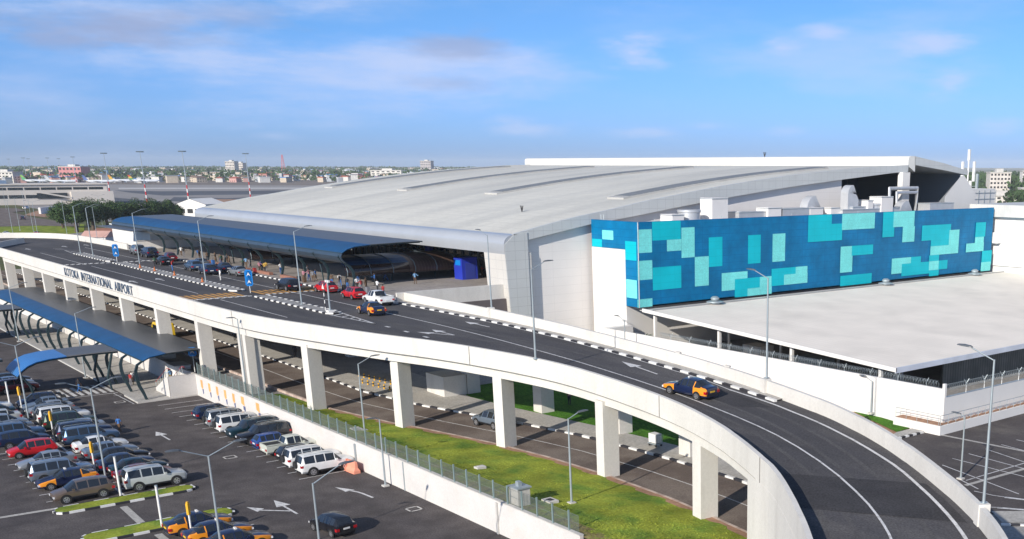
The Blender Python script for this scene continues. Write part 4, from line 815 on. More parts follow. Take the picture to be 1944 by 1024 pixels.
b = MB()    # right car park lines
def line(p, q, w=.12, z=1.212, mat=M_paint): paintline(b, [Vector((*p, 0)), Vector((*q, 0))], w, z, mat)
rp = [[(-53.25, 74.63), (-43.97, 72.07)], [(-53.96, 77.08), (-45.5, 76.67)], [(-53.96, 79.52), (-46.8, 78.75)], [(-53.91, 82.1), (-47.87, 80.46)], [(-53.86, 84.54), (-50.09, 84.02)], [(-53.97, 87.19), (-52.05, 87.15)], [(-49.66, 72.08), (-46.94, 70.85)], [(-48.81, 80.4), (-49.04, 72.16)], [(-48.81, 80.4), (-48.61, 85.44)], [(-46.83, 70.13), (-45.13, 70.25)], [(-45.13, 70.25), (-44.22, 70.56)], [(-43.78, 67.25), (-42.83, 68.09)]]
for p, q in rp: line(p, q)
for p, q in [[(-44.23, 70.49), (-42.48, 71.26)], [(-43.11, 67.78), (-41.08, 69.03)]]: line(p, q, .34)
for p, q in [[(-60.01, 83.46), (-50.52, 84.04)], [(-48.24, 70.94), (-47.74, 79.62)]]: line(p, q, .4, 1.21, M_paver_lt)
struct(b.build('road_marking'))
kerb('kerb', [(*p, 0) for p in [(-40.42, 64.27), (-38.92, 65.6)]], 1, 1.2, .25, .16, .6)
sheet('pavement', [(-42.77, 66.47), (-40.82, 68.62), (-39.31, 66.22), (-40.66, 64.72)], 1.3, M_paver_lt)

# ================================================================== LAMP POSTS
def lampmesh(h, arms, kind):
    t = thing('lamp_post', '', 'lamp post')
    b = MB(); b.box(-.25, .25, -.25, .25, -.05, .12, M_conc2) if kind != 'deck' else b.box(-.17, .17, -.17, .17, 0, .05, M_greymet)
    b.tube([(0, 0, 0), (0, 0, h * .5), (0, 0, h)], [.09, .075, .055], M_greymet, 8); b.build('pole', t, smooth=True)
    for az_, L_, up_ in arms:
        c, s = math.cos(az_), math.sin(az_); b = MB(); b.tube([(0, 0, h - .05), (c * L_ * .85, s * L_ * .85, h + up_)], .035, M_greymet, 6)
        b.build('arm', t, smooth=True)
        b = MB(); rings = []
        for k, (u, w, th) in enumerate(((.8, .06, .05), (.95, .13, .08), (1.35, .16, .09), (1.7, .13, .05))):
            px, py, pz = c * (L_ * .85 + u - .85), s * (L_ * .85 + u - .85), h + up_ + .02 * k
            rings.append([(px - s * w, py + c * w, pz), (px + s * w, py - c * w, pz), (px + s * w * .8, py - c * w * .8, pz + th), (px - s * w * .8, py + c * w * .8, pz + th)])
        b.loft(rings, pm('lamp_head', (.09, .1, .11), .5)); b.build('lamp_head', t)
    return t
PH = math.pi / 2
LDEF = [
 # kind, arms, h, z0, x, y, label
 ('deck', [(PH, 1.6, .5)], 8.5, 10.04, -128.9, 50.1, 'tall lamp post on the median island between the blue sign and the chevron nose'),
 ('deck', [(PH, 1.6, .5)], 8.5, 10.04, -162.8, 50.1, 'single arm lamp post on the median beside the silver sedan'),
 ('deck', [(PH, 1.6, .5)], 8.5, 10.04, -194.5, 50.1, 'single arm lamp post on the median in front of the white wall'),
 ('deck', [(PH, 1.6, .5)], 8.5, 10.04, -223.5, 50.1, 'second lamp post from the far tip of the median island'),
 ('deck', [(PH, 1.6, .5)], 8.5, 10.04, -232.6, 50.1, 'lamp post nearest the far tip of the median island'),
 ('deck', [(PH, 1.5, .55)], 7.4, 10.42, -76.55, 48.85, 'tall lamp post standing on the near parapet of the viaduct ramp'),
 ('deck', [(math.pi, 1.7, .45)], 7.8, 11.0, -104.2, 61.2, 'lamp post on the far parapet in front of the terminal corner'),
 ('deck', [(math.pi, 1.7, .45)], 7.8, 9.95, -59.4, 59.15, 'lamp post on the far parapet in front of the pale shed roof'),
 ('deck', [(math.pi, 1.7, .45)], 7.8, 8.6, -31.2, 47.7, 'lamp post on the far parapet at the lower right of the ramp'),
 ('deck', [(PH, 1.6, .5)], 8.5, 9.9, -262, 39.1, 'lamp post on the near parapet at the far left end of the viaduct'),
 ('park', [(PH, 1.9, .6), (-PH, 1.9, .6)], 8.2, 0, -129.9, 20.65, 'double arm lamp post among parked cars near the cross canopy'),
 ('park', [(PH, 1.9, .6), (-PH, 1.9, .6)], 8.2, 0, -100.2, 20.65, 'double arm lamp post behind the pale silver off road car'),
 ('park', [(PH, 1.9, .6), (-PH, 1.9, .6)], 8.2, 0, -71.1, 20.6, 'double arm lamp post rising beside the three taxis'),
 ('park', [(PH, 2.0, .8)], 8.2, 0, -60.5, 23.0, 'single arm lamp post in front of the lone black car'),
 ('park', [(PH, 1.9, .5)], 8.2, 0, -153.9, 31.4, 'lamp post beside the crossing under the arrivals canopy'),
 ('park', [(PH, 1.9, .5)], 8.2, 0, -193.5, 31.4, 'lamp post against the far blue edge of the arrivals canopy'),
 ('park', [(PH, 1.5, .5)], 6.3, 2.3, -94.3, 41.2, 'lamp post on the lawn between the first and second large pillars'),
 ('park', [(PH, 1.0, .3)], 6.4, 2.2, -63, 42.7, 'lamp post with a concrete foot on the lawn near the utility box'),
 ('park', [(-PH, .3, .1)], 5.8, 0, -83.4, 37.8, 'slim headless pole at the foot of the retaining wall'),
 ('park', [(-PH, .3, .1)], 8.0, 2.5, -117.9, 38.9, 'slim pole next to the double pillar of the viaduct'),
 ('park', [(math.pi, 1.3, .4)], 6.2, 1.2, -107.7, 82.0, 'lamp post against the white wall left of the blue facade'),
 ('park', [(math.pi, .5, .1)], 5.3, 1.2, -49.6, 72.2, 'small lamp post in the right car park behind the ramp'),
 ('park', [(math.pi, 1.0, .3)], 3.4, 1.6, -69.4, 84.3, 'thin white lamp post against the tall boundary wall'),
]
LC = {}
for kind, arms, h, z0, x, y, lab in LDEF:
    key = (kind, str(arms), h)
    if key in LC: t = dup(LC[key], (x, y, z0), 0)
    else: t = LC[key] = lampmesh(h, arms, kind); t.location = (x, y, z0)
    t['label'] = lab; t['group'] = 'street lamp posts'
# lamps along the far approach road
base_ = lampmesh(13, [(PH, 2.2, .5), (-PH, 2.2, .5)], 'park')
for i, (x, y) in enumerate([(-496.7, 85.2), (-531.1, 93.8), (-469.3, 88.2), (-503.1, 93.3), (-494.8, 103.0), (-676.8, 123.5), (-779.3, 132.5), (-540.1, 126.6), (-402.5, 92.2), (-927.4, 164.6)]):
    t = base_ if i == 0 else dup(base_, (0, 0, 0)); t.location = (x, y, -.2); t['label'] = ['tall lamp post just beyond the far left parapet', 'tall lamp post behind the red sedan beyond the left parapet', 'tall lamp post on the lawn beyond the parapet', 'lamp post between the lawn and the parapet at the left', 'tall lamp post at the left foot of the big first tree', 'lamp post in front of the dirt bank', 'lamp post at the left edge before the concourse', 'lamp post among the row of dark trees', 'lamp post in the forecourt by the gate house', 'lamp post before the concourse windows at the left'][i]; t['group'] = 'approach road lamp posts'
# camera pole and warning sign on the island nose
cp = thing('camera_pole', 'grey pole with white cameras at the nose of the median island', 'camera pole', (-120.3, 49.9, 10.04))
b = MB(); b.tube([(0, 0, 0), (0, 0, 3.4)], .1, M_greymet, 8); b.box(-.35, .35, -.35, .35, 0, .2, M_wpaint); b.build('pole', cp); b = MB(); b.box(-.45, -.1, -.1, .1, 3.3, 3.55, M_wpaint); b.build('camera', cp); b = MB(); b.box(.1, .45, -.1, .12, 3.3, 3.55, M_wpaint); b.build('camera', cp)
ws = thing('warning_sign', 'triangular warning sign on a black and white post on the island nose', 'sign', (-121.8, 50.0, 10.04))
b = MB()
for k in range(6): b.tube([(0, 0, k * .4), (0, 0, k * .4 + .4)], .055, (M_wpaint, M_bpaint)[k % 2], 8)
b.build('post', ws); b = MB(); b.prism([(-.45, -.03), (.45, -.03), (.45, 0), (-.45, 0)], 2.4, 2.41, M_wpaint); b.add([(-.5, -.05, 2.35), (.5, -.05, 2.35), (0, -.05, 3.25)], [(0, 1, 2)], M_red); b.add([(-.34, -.06, 2.45), (.34, -.06, 2.45), (0, -.06, 3.05)], [(0, 1, 2)], M_wpaint); b.add([(-.5, .02, 2.35), (0, .02, 3.25), (.5, .02, 2.35)], [(0, 1, 2)], M_greymet); b.build('sign_plate', ws)
# blue crossing signs
def bluesign(x, y, z0, lab, n=2):
    t = thing('crossing_sign', lab, 'sign', (x, y, z0), 1.15); b = MB(); b.tube([(0, 0, 0), (0, 0, .9)], .05, M_wpaint, 6); b.tube([(0, 0, .9), (0, 0, 2.9)], .05, M_greymet, 6); b.build('post', t)
    b = MB(); w = .45
    zz0, zz1 = (.9, 2.95) if n == 2 else (1.9, 2.95)
    b.box(-w, w, -.06, .06, zz0 + .15, zz1 - .15, M_bluesign); b.box(-w + .12, w - .12, -.06, .06, zz0, zz1, M_bluesign)
    for k in range(n):
        z = zz0 + .3 + k * .95; b.add([(-.25, -.07, z), (.0, -.07, z + .2), (.25, -.07, z), (.0, -.07, z + .5)], [(0, 1, 3), (1, 2, 3)], M_wpaint)
    b.build('sign_panel', t)
bluesign(-145.3, 50.0, 10.04, 'blue crossing sign with two white arrows beside the yellow striped crossing'); bluesign(-209.2, 50.4, 9.95, 'blue crossing sign with two white arrows at the far crossing on the median'); bluesign(-134.8, 38.9, 2.5, 'small blue crossing sign at the head of the staircase', 1)
# yellow bay signs
YS = thing('bay_sign', '', 'sign'); b = MB(); b.tube([(0, 0, 0), (0, 0, 2.4)], .07, M_wpaint, 8); b.build('post', YS)
b = MB(); b.box(-.08, .08, -.13, .13, 1.95, 2.8, M_yel); b.box(-.06, .06, -.08, .08, 2.8, 2.92, M_yel); b.build('sign_panel', YS)
for i, (x, y, lab) in enumerate(((-120.1, 20.9, 'yellow bay sign on a white post beside the dark blue off road cars'), (-103.9, 20.7, 'yellow bay sign on a white post beside the silver blue sedan'), (-79.9, 21.3, 'yellow bay sign on a white post between the taxis'), (-136.2, 21.2, 'yellow bay sign on a white post near the cross canopy'))):
    t = YS if i == 0 else dup(YS, (x, y, 0)); t.location = (x, y, 0); t.rotation_euler = (0, 0, .7); t['label'] = lab; t['group'] = 'yellow bay signs'
PB = MB(); PB.tube([(0, 0, 0), (0, 0, 3.3)], .09, M_wpaint, 8); PB.tube([(0, 0, 3.3), (0, 0, 3.36)], .11, M_greymet, 8); pb = PB.build('plain_post')
for i, (x, y, lab) in enumerate(((-95.3, 20.5, 'plain white post behind the tip of the upper grass island'), (-84.2, 20.5, 'plain white post standing on the lower grass island'), (-137.7, 20.4, 'plain white post among cars near the left cross canopy'))):
    o = pb if i == 0 else link(pb.copy()); o.location = (x, y, 0); tag(o, lab, 'post', 'plain white posts')
# barrier, small boxes
bar = thing('water_barrier', 'faded orange plastic water barrier against the retaining wall', 'barrier', (-90.2, 37.6, 0), .05)
b = MB()
for x0 in (-1.6, .05):
    b.loft([[(x0, -.3, 0), (x0 + 1.55, -.3, 0), (x0 + 1.55, .3, 0), (x0, .3, 0)], [(x0, -.3, .25), (x0 + 1.55, -.3, .25), (x0 + 1.55, .3, .25), (x0, .3, .25)], [(x0 + .05, -.13, .5), (x0 + 1.5, -.13, .5), (x0 + 1.5, .13, .5), (x0 + .05, .13, .5)], [(x0 + .05, -.1, 1.05), (x0 + 1.5, -.1, 1.05), (x0 + 1.5, .1, 1.05), (x0 + .05, .1, 1.05)]], M_pink)
b.build('body', bar)
b = MB(); b.box(-65.3, -64.1, 38.9, 39.9, 2.4, 3.75, M_conc2); b.box(-65.4, -64, 38.8, 40, 3.75, 3.85, M_greymet); b.box(-64.9, -64.5, 39.2, 39.5, 3.85, 4.2, M_greymet); tag(b.build('utility_cabinet'), 'grey utility cabinet behind the fence on the lawn', 'cabinet')
for x, y, lab in ((-64, 41.5, 'low concrete manhole cover beside the lawn lamp post'), (-94.9, 40.7, 'low concrete slab on the lawn beside the lamp post of the middle pillars'), (-75.5, 42.4, 'small pale stone lying in the middle of the lawn')):
    b = MB(); s_ = .55 if 'stone' not in lab else .3; b.box(x - s_, x + s_, y - .4, y + .4, 2.2, 2.52, M_conc2); b.box(x - s_ * .5, x + s_ * .5, y - .2, y + .2, 2.52, 2.54, M_bpaint if 'cover' in lab else M_conc2); tag(b.build('inspection_cover' if s_ > .5 else 'stone'), lab, 'cover' if s_ > .5 else 'stone')
tr = thing('luggage_trolley', 'white sheeted luggage trolley parked on the pavement beyond the lower road', 'trolley', (-73, 58.7, 1.9))
b = MB(); b.box(-.5, .5, -.35, .35, .35, 1.15, M_wpaint); b.build('load', tr); b = MB(); b.box(-.6, .6, -.4, .4, .22, .3, M_greymet)
for x in (-.45, .45):
    for y in (-.3, .3): b.tube([(x, y - .04, .12), (x, y + .04, .12)], .12, M_black, 8)
b.tube([(.6, -.3, .3), (.75, -.3, 1.1), (.75, .3, 1.1), (.6, .3, .3)], .03, M_greymet, 5); b.build('frame', tr)
rr_ = thing('red_stand', 'red notice stand in the shade under the viaduct', 'stand', (-86.5, 62.8, 1.9)); b = MB(); b.box(-.5, .5, -.1, .1, .2, 1.7, M_red); b.build('board', rr_); b = MB(); b.box(-.6, .6, -.3, .3, 0, .2, M_red); b.build('base', rr_)
bo = thing('blue_booth', 'bright blue booth box standing on the terminal plaza', 'booth', (-142.9, 80.2, 10.06))
b = MB(); b.box(-1.3, 1, -1.3, 1.2, 0, 3.1, M_blueb); b.build('body', bo); b = MB(); b.box(-.9, .6, -1.32, -1.3, 2.0, 2.75, M_bluesign); b.build('panel', bo); b = MB(); b.box(1.0, 1.04, -.8, .8, .1, 2.3, pm('booth_door', (.03, .05, .3), .5)); b.build('door', bo)
for x, lab in ((-193.8, 'blue totem panel by the terminal doors behind the canopy'), (-160.5, 'dark blue totem panel by the terminal doors beside the glass tunnel')):
    b = MB(); b.box(x - .9, x + .9, 83.4, 83.9, 10.06, 14.2, M_blueb); b.box(x - 1, x + 1, 83.3, 84, 10.06, 10.3, M_midmet); tag(b.build('totem'), lab, 'totem')
# bollards along the lower pavement
b0 = MB(); b0.tube([(0, 0, 0), (0, 0, .5)], .09, M_yel, 8); b0.tube([(0, 0, .2), (0, 0, .36)], .095, M_bpaint, 8); bol = b0.build('bollard'); n0 = 0
for i in range(9):
    for j in range(2):
        x, y = -116 + i * 1.1 - j * 4, 51 + i * .12 + j * 1.4
        o = bol if n0 == 0 else link(bol.copy()); n0 += 1; o.location = (x, y, zr((x, 0)) + .16); tag(o, 'short yellow and black bollard on the pavement beyond the lower road', 'bollard', 'yellow and black bollards')
for x, y in ((-176.5, 50), (-163.6, 49.9), (-186, 49.9), (-193, 49.7)):
    b = MB(); b.loft([[(x + r * math.cos(t), y + r * math.sin(t), z) for t in [k * math.pi / 4 for k in range(8)]] for r, z in ((.22, 10.04), (.17, 10.1), (.04, 10.7))], M_orange); b.box(x - .25, x + .25, y - .25, y + .25, 10.04, 10.07, M_orange); tag(b.build('traffic_cone'), 'orange traffic cone on the median island', 'cone', 'orange traffic cones')

# ================================================================== VEHICLES
def vehicle_parts(kind):
    """station table: x, top z, top half width, belt z, belt half width"""
    if kind in ('sedan', 'taxi'):
        L_, hw, r = 4.5, .87, .31
        st = [(2.25, .55, .55, .5, .60), (2.2, .68, .66, .6, .74), (2.0, .76, .70, .68, .82), (1.5, .86, .72, .78, .86), (1.02, .94, .70, .86, .87), (.95, .97, .68, .89, .87), (.30, 1.38, .56, .93, .87), (.22, 1.40, .56, .93, .87), (-.28, 1.44, .57, .94, .87), (-.36, 1.44, .57, .94, .87), (-.98, 1.40, .56, .95, .87), (-1.06, 1.39, .56, .95, .87), (-1.62, 1.08, .62, .97, .86), (-1.72, 1.04, .66, .95, .85), (-2.1, 1.02, .68, .92, .82), (-2.22, .92, .66, .8, .78), (-2.25, .6, .6, .55, .68)]
        ws = (5, 5); rs = (11, 11); sg = [(6, 7), (7, 7)]; side = {5: 1, 7: 1, 9: 1, 6: 0, 8: 0}
        front, back = [5], [11]; sides = [5, 7, 9, 11]; ax = (1.38, -1.35)
    elif kind == 'hatch':
        L_, hw, r = 3.9, .84, .3
        st = [(1.95, .55, .55, .5, .6), (1.9, .72, .64, .62, .74), (1.7, .82, .68, .72, .82), (1.15, .94, .68, .84, .84), (1.08, .97, .66, .88, .84), (.42, 1.42, .55, .93, .84), (.34, 1.44, .55, .93, .84), (-.2, 1.49, .56, .94, .84), (-.28, 1.49, .56, .94, .84), (-1.0, 1.47, .55, .96, .84), (-1.08, 1.46, .55, .96, .84), (-1.5, 1.42, .54, .98, .83), (-1.56, 1.40, .54, .98, .83), (-1.86, 1.0, .6, .93, .8), (-1.93, .9, .62, .8, .78), (-1.95, .6, .6, .5, .68)]
        front, back = [4], [12]; sides = [5 - 1, 6, 8, 10]; ax = (1.2, -1.2)
    elif kind == 'crossover':
        L_, hw, r = 4.4, .9, .36
        st = [(2.2, .62, .6, .55, .65), (2.15, .82, .70, .7, .78), (1.95, .92, .74, .82, .86), (1.3, 1.04, .74, .94, .9), (1.22, 1.08, .72, .98, .9), (.5, 1.56, .6, 1.03, .9), (.42, 1.58, .6, 1.03, .9), (-.3, 1.64, .62, 1.05, .9), (-.38, 1.64, .62, 1.05, .9), (-1.15, 1.62, .61, 1.07, .9), (-1.23, 1.61, .61, 1.07, .9), (-1.75, 1.55, .6, 1.1, .88), (-1.82, 1.53, .6, 1.1, .88), (-2.1, 1.12, .66, 1.02, .85), (-2.18, .98, .68, .9, .82), (-2.2, .65, .66, .58, .72)]
        front, back = [4], [12]; sides = [4, 6, 8, 10]; ax = (1.35, -1.3)
    elif kind == 'suv':
        L_, hw, r = 4.8, .95, .4
        st = [(2.4, .7, .68, .62, .72), (2.36, .98, .76, .86, .84), (2.2, 1.06, .80, .96, .92), (1.3, 1.16, .80, 1.06, .95), (1.2, 1.2, .78, 1.1, .95), (.66, 1.74, .68, 1.16, .95), (.58, 1.77, .68, 1.16, .95), (-.2, 1.84, .7, 1.17, .95), (-.28, 1.84, .7, 1.17, .95), (-1.05, 1.84, .7, 1.18, .95), (-1.15, 1.84, .7, 1.18, .95), (-2.05, 1.80, .69, 1.2, .94), (-2.13, 1.78, .69, 1.2, .94), (-2.34, 1.2, .76, 1.14, .92), (-2.39, 1.1, .78, 1.0, .9), (-2.4, .7, .76, .62, .8)]
        front, back = [4], [12]; sides = [4, 6, 8, 10]; ax = (1.5, -1.42)
    elif kind == 'pickup':
        L_, hw, r = 5.1, .9, .38
        st = [(2.55, .66, .62, .58, .68), (2.5, .88, .72, .78, .82), (2.3, .96, .74, .86, .88), (1.5, 1.06, .74, .96, .9), (1.42, 1.1, .72, 1.0, .9), (.8, 1.6, .6, 1.05, .9), (.72, 1.63, .6, 1.05, .9), (.2, 1.68, .61, 1.06, .9), (.12, 1.68, .61, 1.06, .9), (-.5, 1.64, .6, 1.07, .9), (-.58, 1.62, .6, 1.07, .9), (-.8, 1.12, .62, 1.06, .9), (-.86, 1.1, .86, 1.06, .9), (-2.5, 1.1, .86, 1.06, .9), (-2.54, 1.0, .84, .9, .88), (-2.55, .62, .8, .58, .8)]
        front, back = [4], [10]; sides = [4, 6, 8]; ax = (1.6, -1.5)
    secs = []
    for x, zt, wt, zb, wb in st:
        z0 = .26 if kind in ('sedan', 'taxi', 'hatch') else .36
        e = 1 if abs(x) < L_ / 2 - .04 else .93
        secs.append([(x, 0, z0), (x, -wb * .86 * e, z0), (x, -wb * .98 * e, z0 + .16), (x, -wb, (z0 + zb) / 2 + .05), (x, -wb * .975, zb), (x, -wt, zt - .035), (x, -wt * .82, zt), (x, 0, zt + .03), (x, wt * .82, zt), (x, wt, zt - .035), (x, wb * .975, zb), (x, wb, (z0 + zb) / 2 + .05), (x, wb * .98 * e, z0 + .16), (x, wb * .86 * e, z0)])
    n = 14; body = MB(); win = MB(); V = [p for s in secs for p in s]; bf, wf = [], []
    for i in range(len(secs) - 1):
        for k in range(n):
            f = (i * n + k, (i + 1) * n + k, (i + 1) * n + (k + 1) % n, i * n + (k + 1) % n)
            isw = (k in (5, 6, 7, 8) and (i in front or i in back)) or (k in (4, 9) and i in sides)
            (wf if isw else bf).append((f, i, k))
    return L_, hw, r, st, V, bf, wf, len(secs), n, ax, front, back
PAINT = {}
def paint(name, col, metal=.25, rough=.3):
    return pm('car_paint_' + name, col, rough=rough, metal=metal, var=.05, scale=2, coat=.6, spec=.5)
M_pblack = paint('black', (.012, .013, .018)); M_arch = pm('wheel_arch', (.008, .008, .009), .9)
def make_car(kind):
    L_, hw, r, st, V, bf, wf, ns, n, ax, front, back = vehicle_parts(kind); t = thing({'sedan': 'sedan', 'taxi': 'taxi', 'hatch': 'hatchback', 'crossover': 'crossover_car', 'suv': 'off_road_car', 'pickup': 'pickup_truck'}[kind], 'x', 'car')
    P0 = paint('white', (.75, .75, .74), .0)
    if kind == 'taxi': P0 = paint('taxi_navy', (.012, .022, .07)); PO = paint('taxi_orange', (.85, .3, .02), 0, .35)
    b = MB(); b.v = list(V); k0 = b.mi(P0)
    if kind == 'taxi': k1 = b.mi(PO)
    for f, i, k in bf:
        b.f.append(f); x = (st[i][0] + st[i + 1][0]) / 2; b.m.append(k1 if kind == 'taxi' and k in (2, 3, 10, 11, 4, 9) and (x > .98 and x < 2.2 or x < -1.0 and x > -2.24) else k0)
    for e in (0, ns - 1): b.f.append(tuple(range(e * n, e * n + n)) if e == 0 else tuple(range(e * n + n - 1, e * n - 1, -1))); b.m.append(k0)
    if kind == 'pickup':
        b.box(-2.42, -.95, -.68, .68, 1.135, 1.14, M_black)
        for y in (-.8, .8): b.box(-2.5, -.86, y - .07, y + .07, 1.12, 1.2, P0)
        b.box(-2.52, -2.44, -.85, .85, 1.12, 1.2, P0)
    if kind in ('suv',):
        for y in (-.62, .62): b.tube([(.3, y, 1.86), (.2, y, 1.93), (-1.9, y, 1.92), (-2, y, 1.84)], .02, M_greymet, 4)
    for s in (-1, 1):
        b.box(st[4][0] - .55, st[4][0] - .38, s * (hw + .02) - .1, s * (hw + .02) + .1, st[4][3] + .02, st[4][3] + .17, P0)      # mirrors
        for x in ax:
            for rr in ((r + .07),):
                pts = [(x + rr * math.cos(a), s * (hw + .004), r + rr * math.sin(a)) for a in [math.pi * q / 8 for q in range(-2, 11)]]
                b.add(pts, [tuple(range(len(pts)))] if s < 0 else [tuple(range(len(pts) - 1, -1, -1))], M_arch)
    if kind in ('suv', 'crossover', 'pickup'):
        for s in (-1, 1): b.box(-L_ / 2 + .5, L_ / 2 - .5, s * hw - .03, s * hw + .012, .4, .52, M_black)
    b.box(-L_ / 2 - .02, -L_ / 2 + .05, -hw * .78, hw * .78, .36, .5, M_black); b.box(L_ / 2 - .05, L_ / 2 + .02, -hw * .6, hw * .6, .34, .52, M_black)
    b.build('body', t, smooth=True, angle=28)
    fi, bi = min(front), max(back)
    for nm, test in (('windscreen', lambda i, k: k in (5, 6, 7, 8) and i <= fi + 1), ('rear_window', lambda i, k: k in (5, 6, 7, 8) and i > fi + 1), ('side_windows', lambda i, k: k == 4), ('side_windows', lambda i, k: k == 9)):
        w = MB(); w.v = list(V); km = w.mi(M_cglass)
        for f, i, k in wf:
            if test(i, k): w.f.append(f); w.m.append(km)
        w.build(nm, t, smooth=True, angle=50)
    for x in ax:
        for s in (-1, 1):
            b = MB(); b.tube([(0, -s * .1, 0), (0, s * .1, 0)], r, M_tyre, 16); wh = b.build('wheel', t, smooth=True, angle=40); wh.location = (x, s * (hw - .075), r)
            b = MB(); b.tube([(0, s * .095, 0), (0, s * .108, 0)], r * .66, M_rim, 10)
            for q in range(5): a = q * 1.2566; b.add([(r * .55 * math.cos(a), s * .11, r * .55 * math.sin(a)), (r * .22 * math.cos(a + .5), s * .11, r * .22 * math.sin(a + .5)), (r * .5 * math.cos(a + .7), s * .11, r * .5 * math.sin(a + .7))], [(0, 1, 2), (2, 1, 0)], M_black)
            rm = b.build('rim', wh)
    zt = st[-2][3] - (.12 if kind != 'suv' else .02); zh = st[1][3] - .02
    for s in (-1, 1):
        b = MB(); b.box(-L_ / 2 - .015, -L_ / 2 + .2, s * hw * .84 - .13, s * hw * .84 + .13, zt - .12, zt + .08, M_redl); b.build('tail_light', t)
        b = MB(); b.box(L_ / 2 - .2, L_ / 2 + .005, s * hw * .7 - .16, s * hw * .7 + .16, zh - .14, zh + .0, M_headl); b.build('head_light', t)
    b = MB(); b.box(-L_ / 2 - .03, -L_ / 2, -.25, .25, .62, .75, M_plate_y if kind == 'taxi' else M_plate); b.build('number_plate', t)
    if kind == 'suv': b = MB(); b.tube([(-2.42, .25, .98), (-2.58, .25, .98)], .34, M_tyre, 14); b.build('spare_wheel', t, smooth=True)
    if kind == 'taxi': b = MB(); b.box(-.06, .08, -.2, .2, 1.45, 1.55, M_wpaint); b.build('roof_sign', t)
    return t
PROTO = {}
COL = dict(white=((.78, .78, .77), 0), pale=((.55, .57, .56), .2), silver=((.42, .45, .48), .6), steel=((.25, .31, .38), .6), grey=((.18, .19, .2), .5), navy=((.015, .03, .08), .3), blue=((.03, .08, .3), .3), bluegrey=((.08, .15, .26), .5), black=((.012, .013, .018), .2), teal=((.01, .035, .05), .3), red=((.55, .012, .02), .1), darkred=((.16, .01, .02), .2), bronze=((.2, .15, .12), .5), cream=((.6, .62, .55), .1), green=((.03, .06, .04), .3), taxi=(None, 0))
def car(kind, col, x, y, rot, label, z=0, group='cars parked in rows', cat='car', name=None, scale=None):
    """rot = heading of the nose in degrees: 90 points along +Y"""
    if kind not in PROTO: PROTO[kind] = make_car(kind); t = PROTO[kind]; t.location = (x, y, z); t.rotation_euler = (0, 0, R(rot))
    else: t = dup(PROTO[kind], (x, y, z), R(rot))
    t['label'] = label; t['category'] = {'suv': 'off road car', 'pickup': 'pickup truck', 'taxi': 'taxi'}.get(kind, 'car'); t['group'] = group
    if kind != 'taxi':
        c, mtl = COL[col]; mt = paint(col, c, mtl)
        for ch in t.children:
            if ch.name.startswith('body'):
                sl = ch.material_slots[0]; sl.link = 'OBJECT'; sl.material = mt
    return t
for i, (k, c, a, lab) in enumerate([
 ('suv', 'white', 0, 'boxy white off road car at the end of the row beside the orange barrier'), ('suv', 'white', 0, 'white off road car with a dark windscreen second from the orange barrier'),
 ('hatch', 'black', 0, 'black hatchback with red tail lights half hidden by the white off road cars'), ('pickup', 'cream', 0, 'pale green pickup truck parked against the retaining wall'),
 ('hatch', 'blue', 0, 'bright blue hatchback beside the pale pickup'), ('suv', 'black', 180, 'black off road car parked nose out beside the blue hatchback'),
 ('suv', 'teal', 180, 'dark green off road car parked nose out, second from the blue hatchback'), ('suv', 'white', 0, 'white off road car between the silver and dark green ones near the wall'),
 ('suv', 'silver', 0, 'silver off road car second from the far end of the wall row'), ('crossover', 'navy', 0, 'navy crossover at the far end of the row along the wall')]):
    xs__ = [-91.3, -94.1, -96.9, -99.9, -102.9, -105.7, -108.7, -111.9, -115.0, -119.3]
    car(k, c, xs__[i], 35.95 if k != 'pickup' else 36.3, 90 + (180 if a else 0), lab, group='cars along the retaining wall')
FARR = [('suv', 'pale', -96.5, 'pale silver off road car beside the upper grass island', 0), ('sedan', 'darkred', -99.2, 'dark red sedan mostly hidden behind the pale silver off road car', 0), ('sedan', 'teal', -101.7, 'very dark teal sedan third from the grass island', 0), ('sedan', 'navy', -104.2, 'navy sedan fourth from the grass island', 0), ('sedan', 'black', -106.9, 'black sedan beside the silver blue sedan', 0), ('sedan', 'steel', -109.6, 'silver blue sedan with its tail to the yellow sign', 0), ('sedan', 'white', -112.8, 'white sedan next to the silver blue sedan', 0), ('suv', 'bluegrey', -116.2, 'slate blue off road car beside the white sedan', 0), ('suv', 'navy', -119.0, 'navy off road car behind the slate blue one', 0), ('sedan', 'silver', -121.6, 'silver sedan peeping out between dark cars', 180), ('suv', 'green', -124.6, 'dark green off road car next to the white one', 0), ('suv', 'white', -127.9, 'large white off road car in the middle of the far row', 0), ('crossover', 'grey', -131.0, 'dark grey crossover beside the large white off road car', 0), ('sedan', 'silver', -133.7, 'silver sedan with a raised windscreen reflection near the cross canopy', 180), ('sedan', 'steel', -136.3, 'steel blue sedan near the cross canopy', 180), ('hatch', 'navy', -139.0, 'navy hatchback last in the row before the crossing', 180), ('crossover', 'darkred', -149.6, 'dark red crossover parked under the left cross canopy', 0), ('sedan', 'white', -152.8, 'white sedan beyond the dark red crossover under the canopy', 0), ('sedan', 'black', -155.6, 'black sedan beyond the crossing at the left edge', 0)]
for k, c, x, lab, fl in FARR: car(k, c, x, 23.4 + random.uniform(-.2, .2), 90 + fl, lab, group='cars in the middle row')
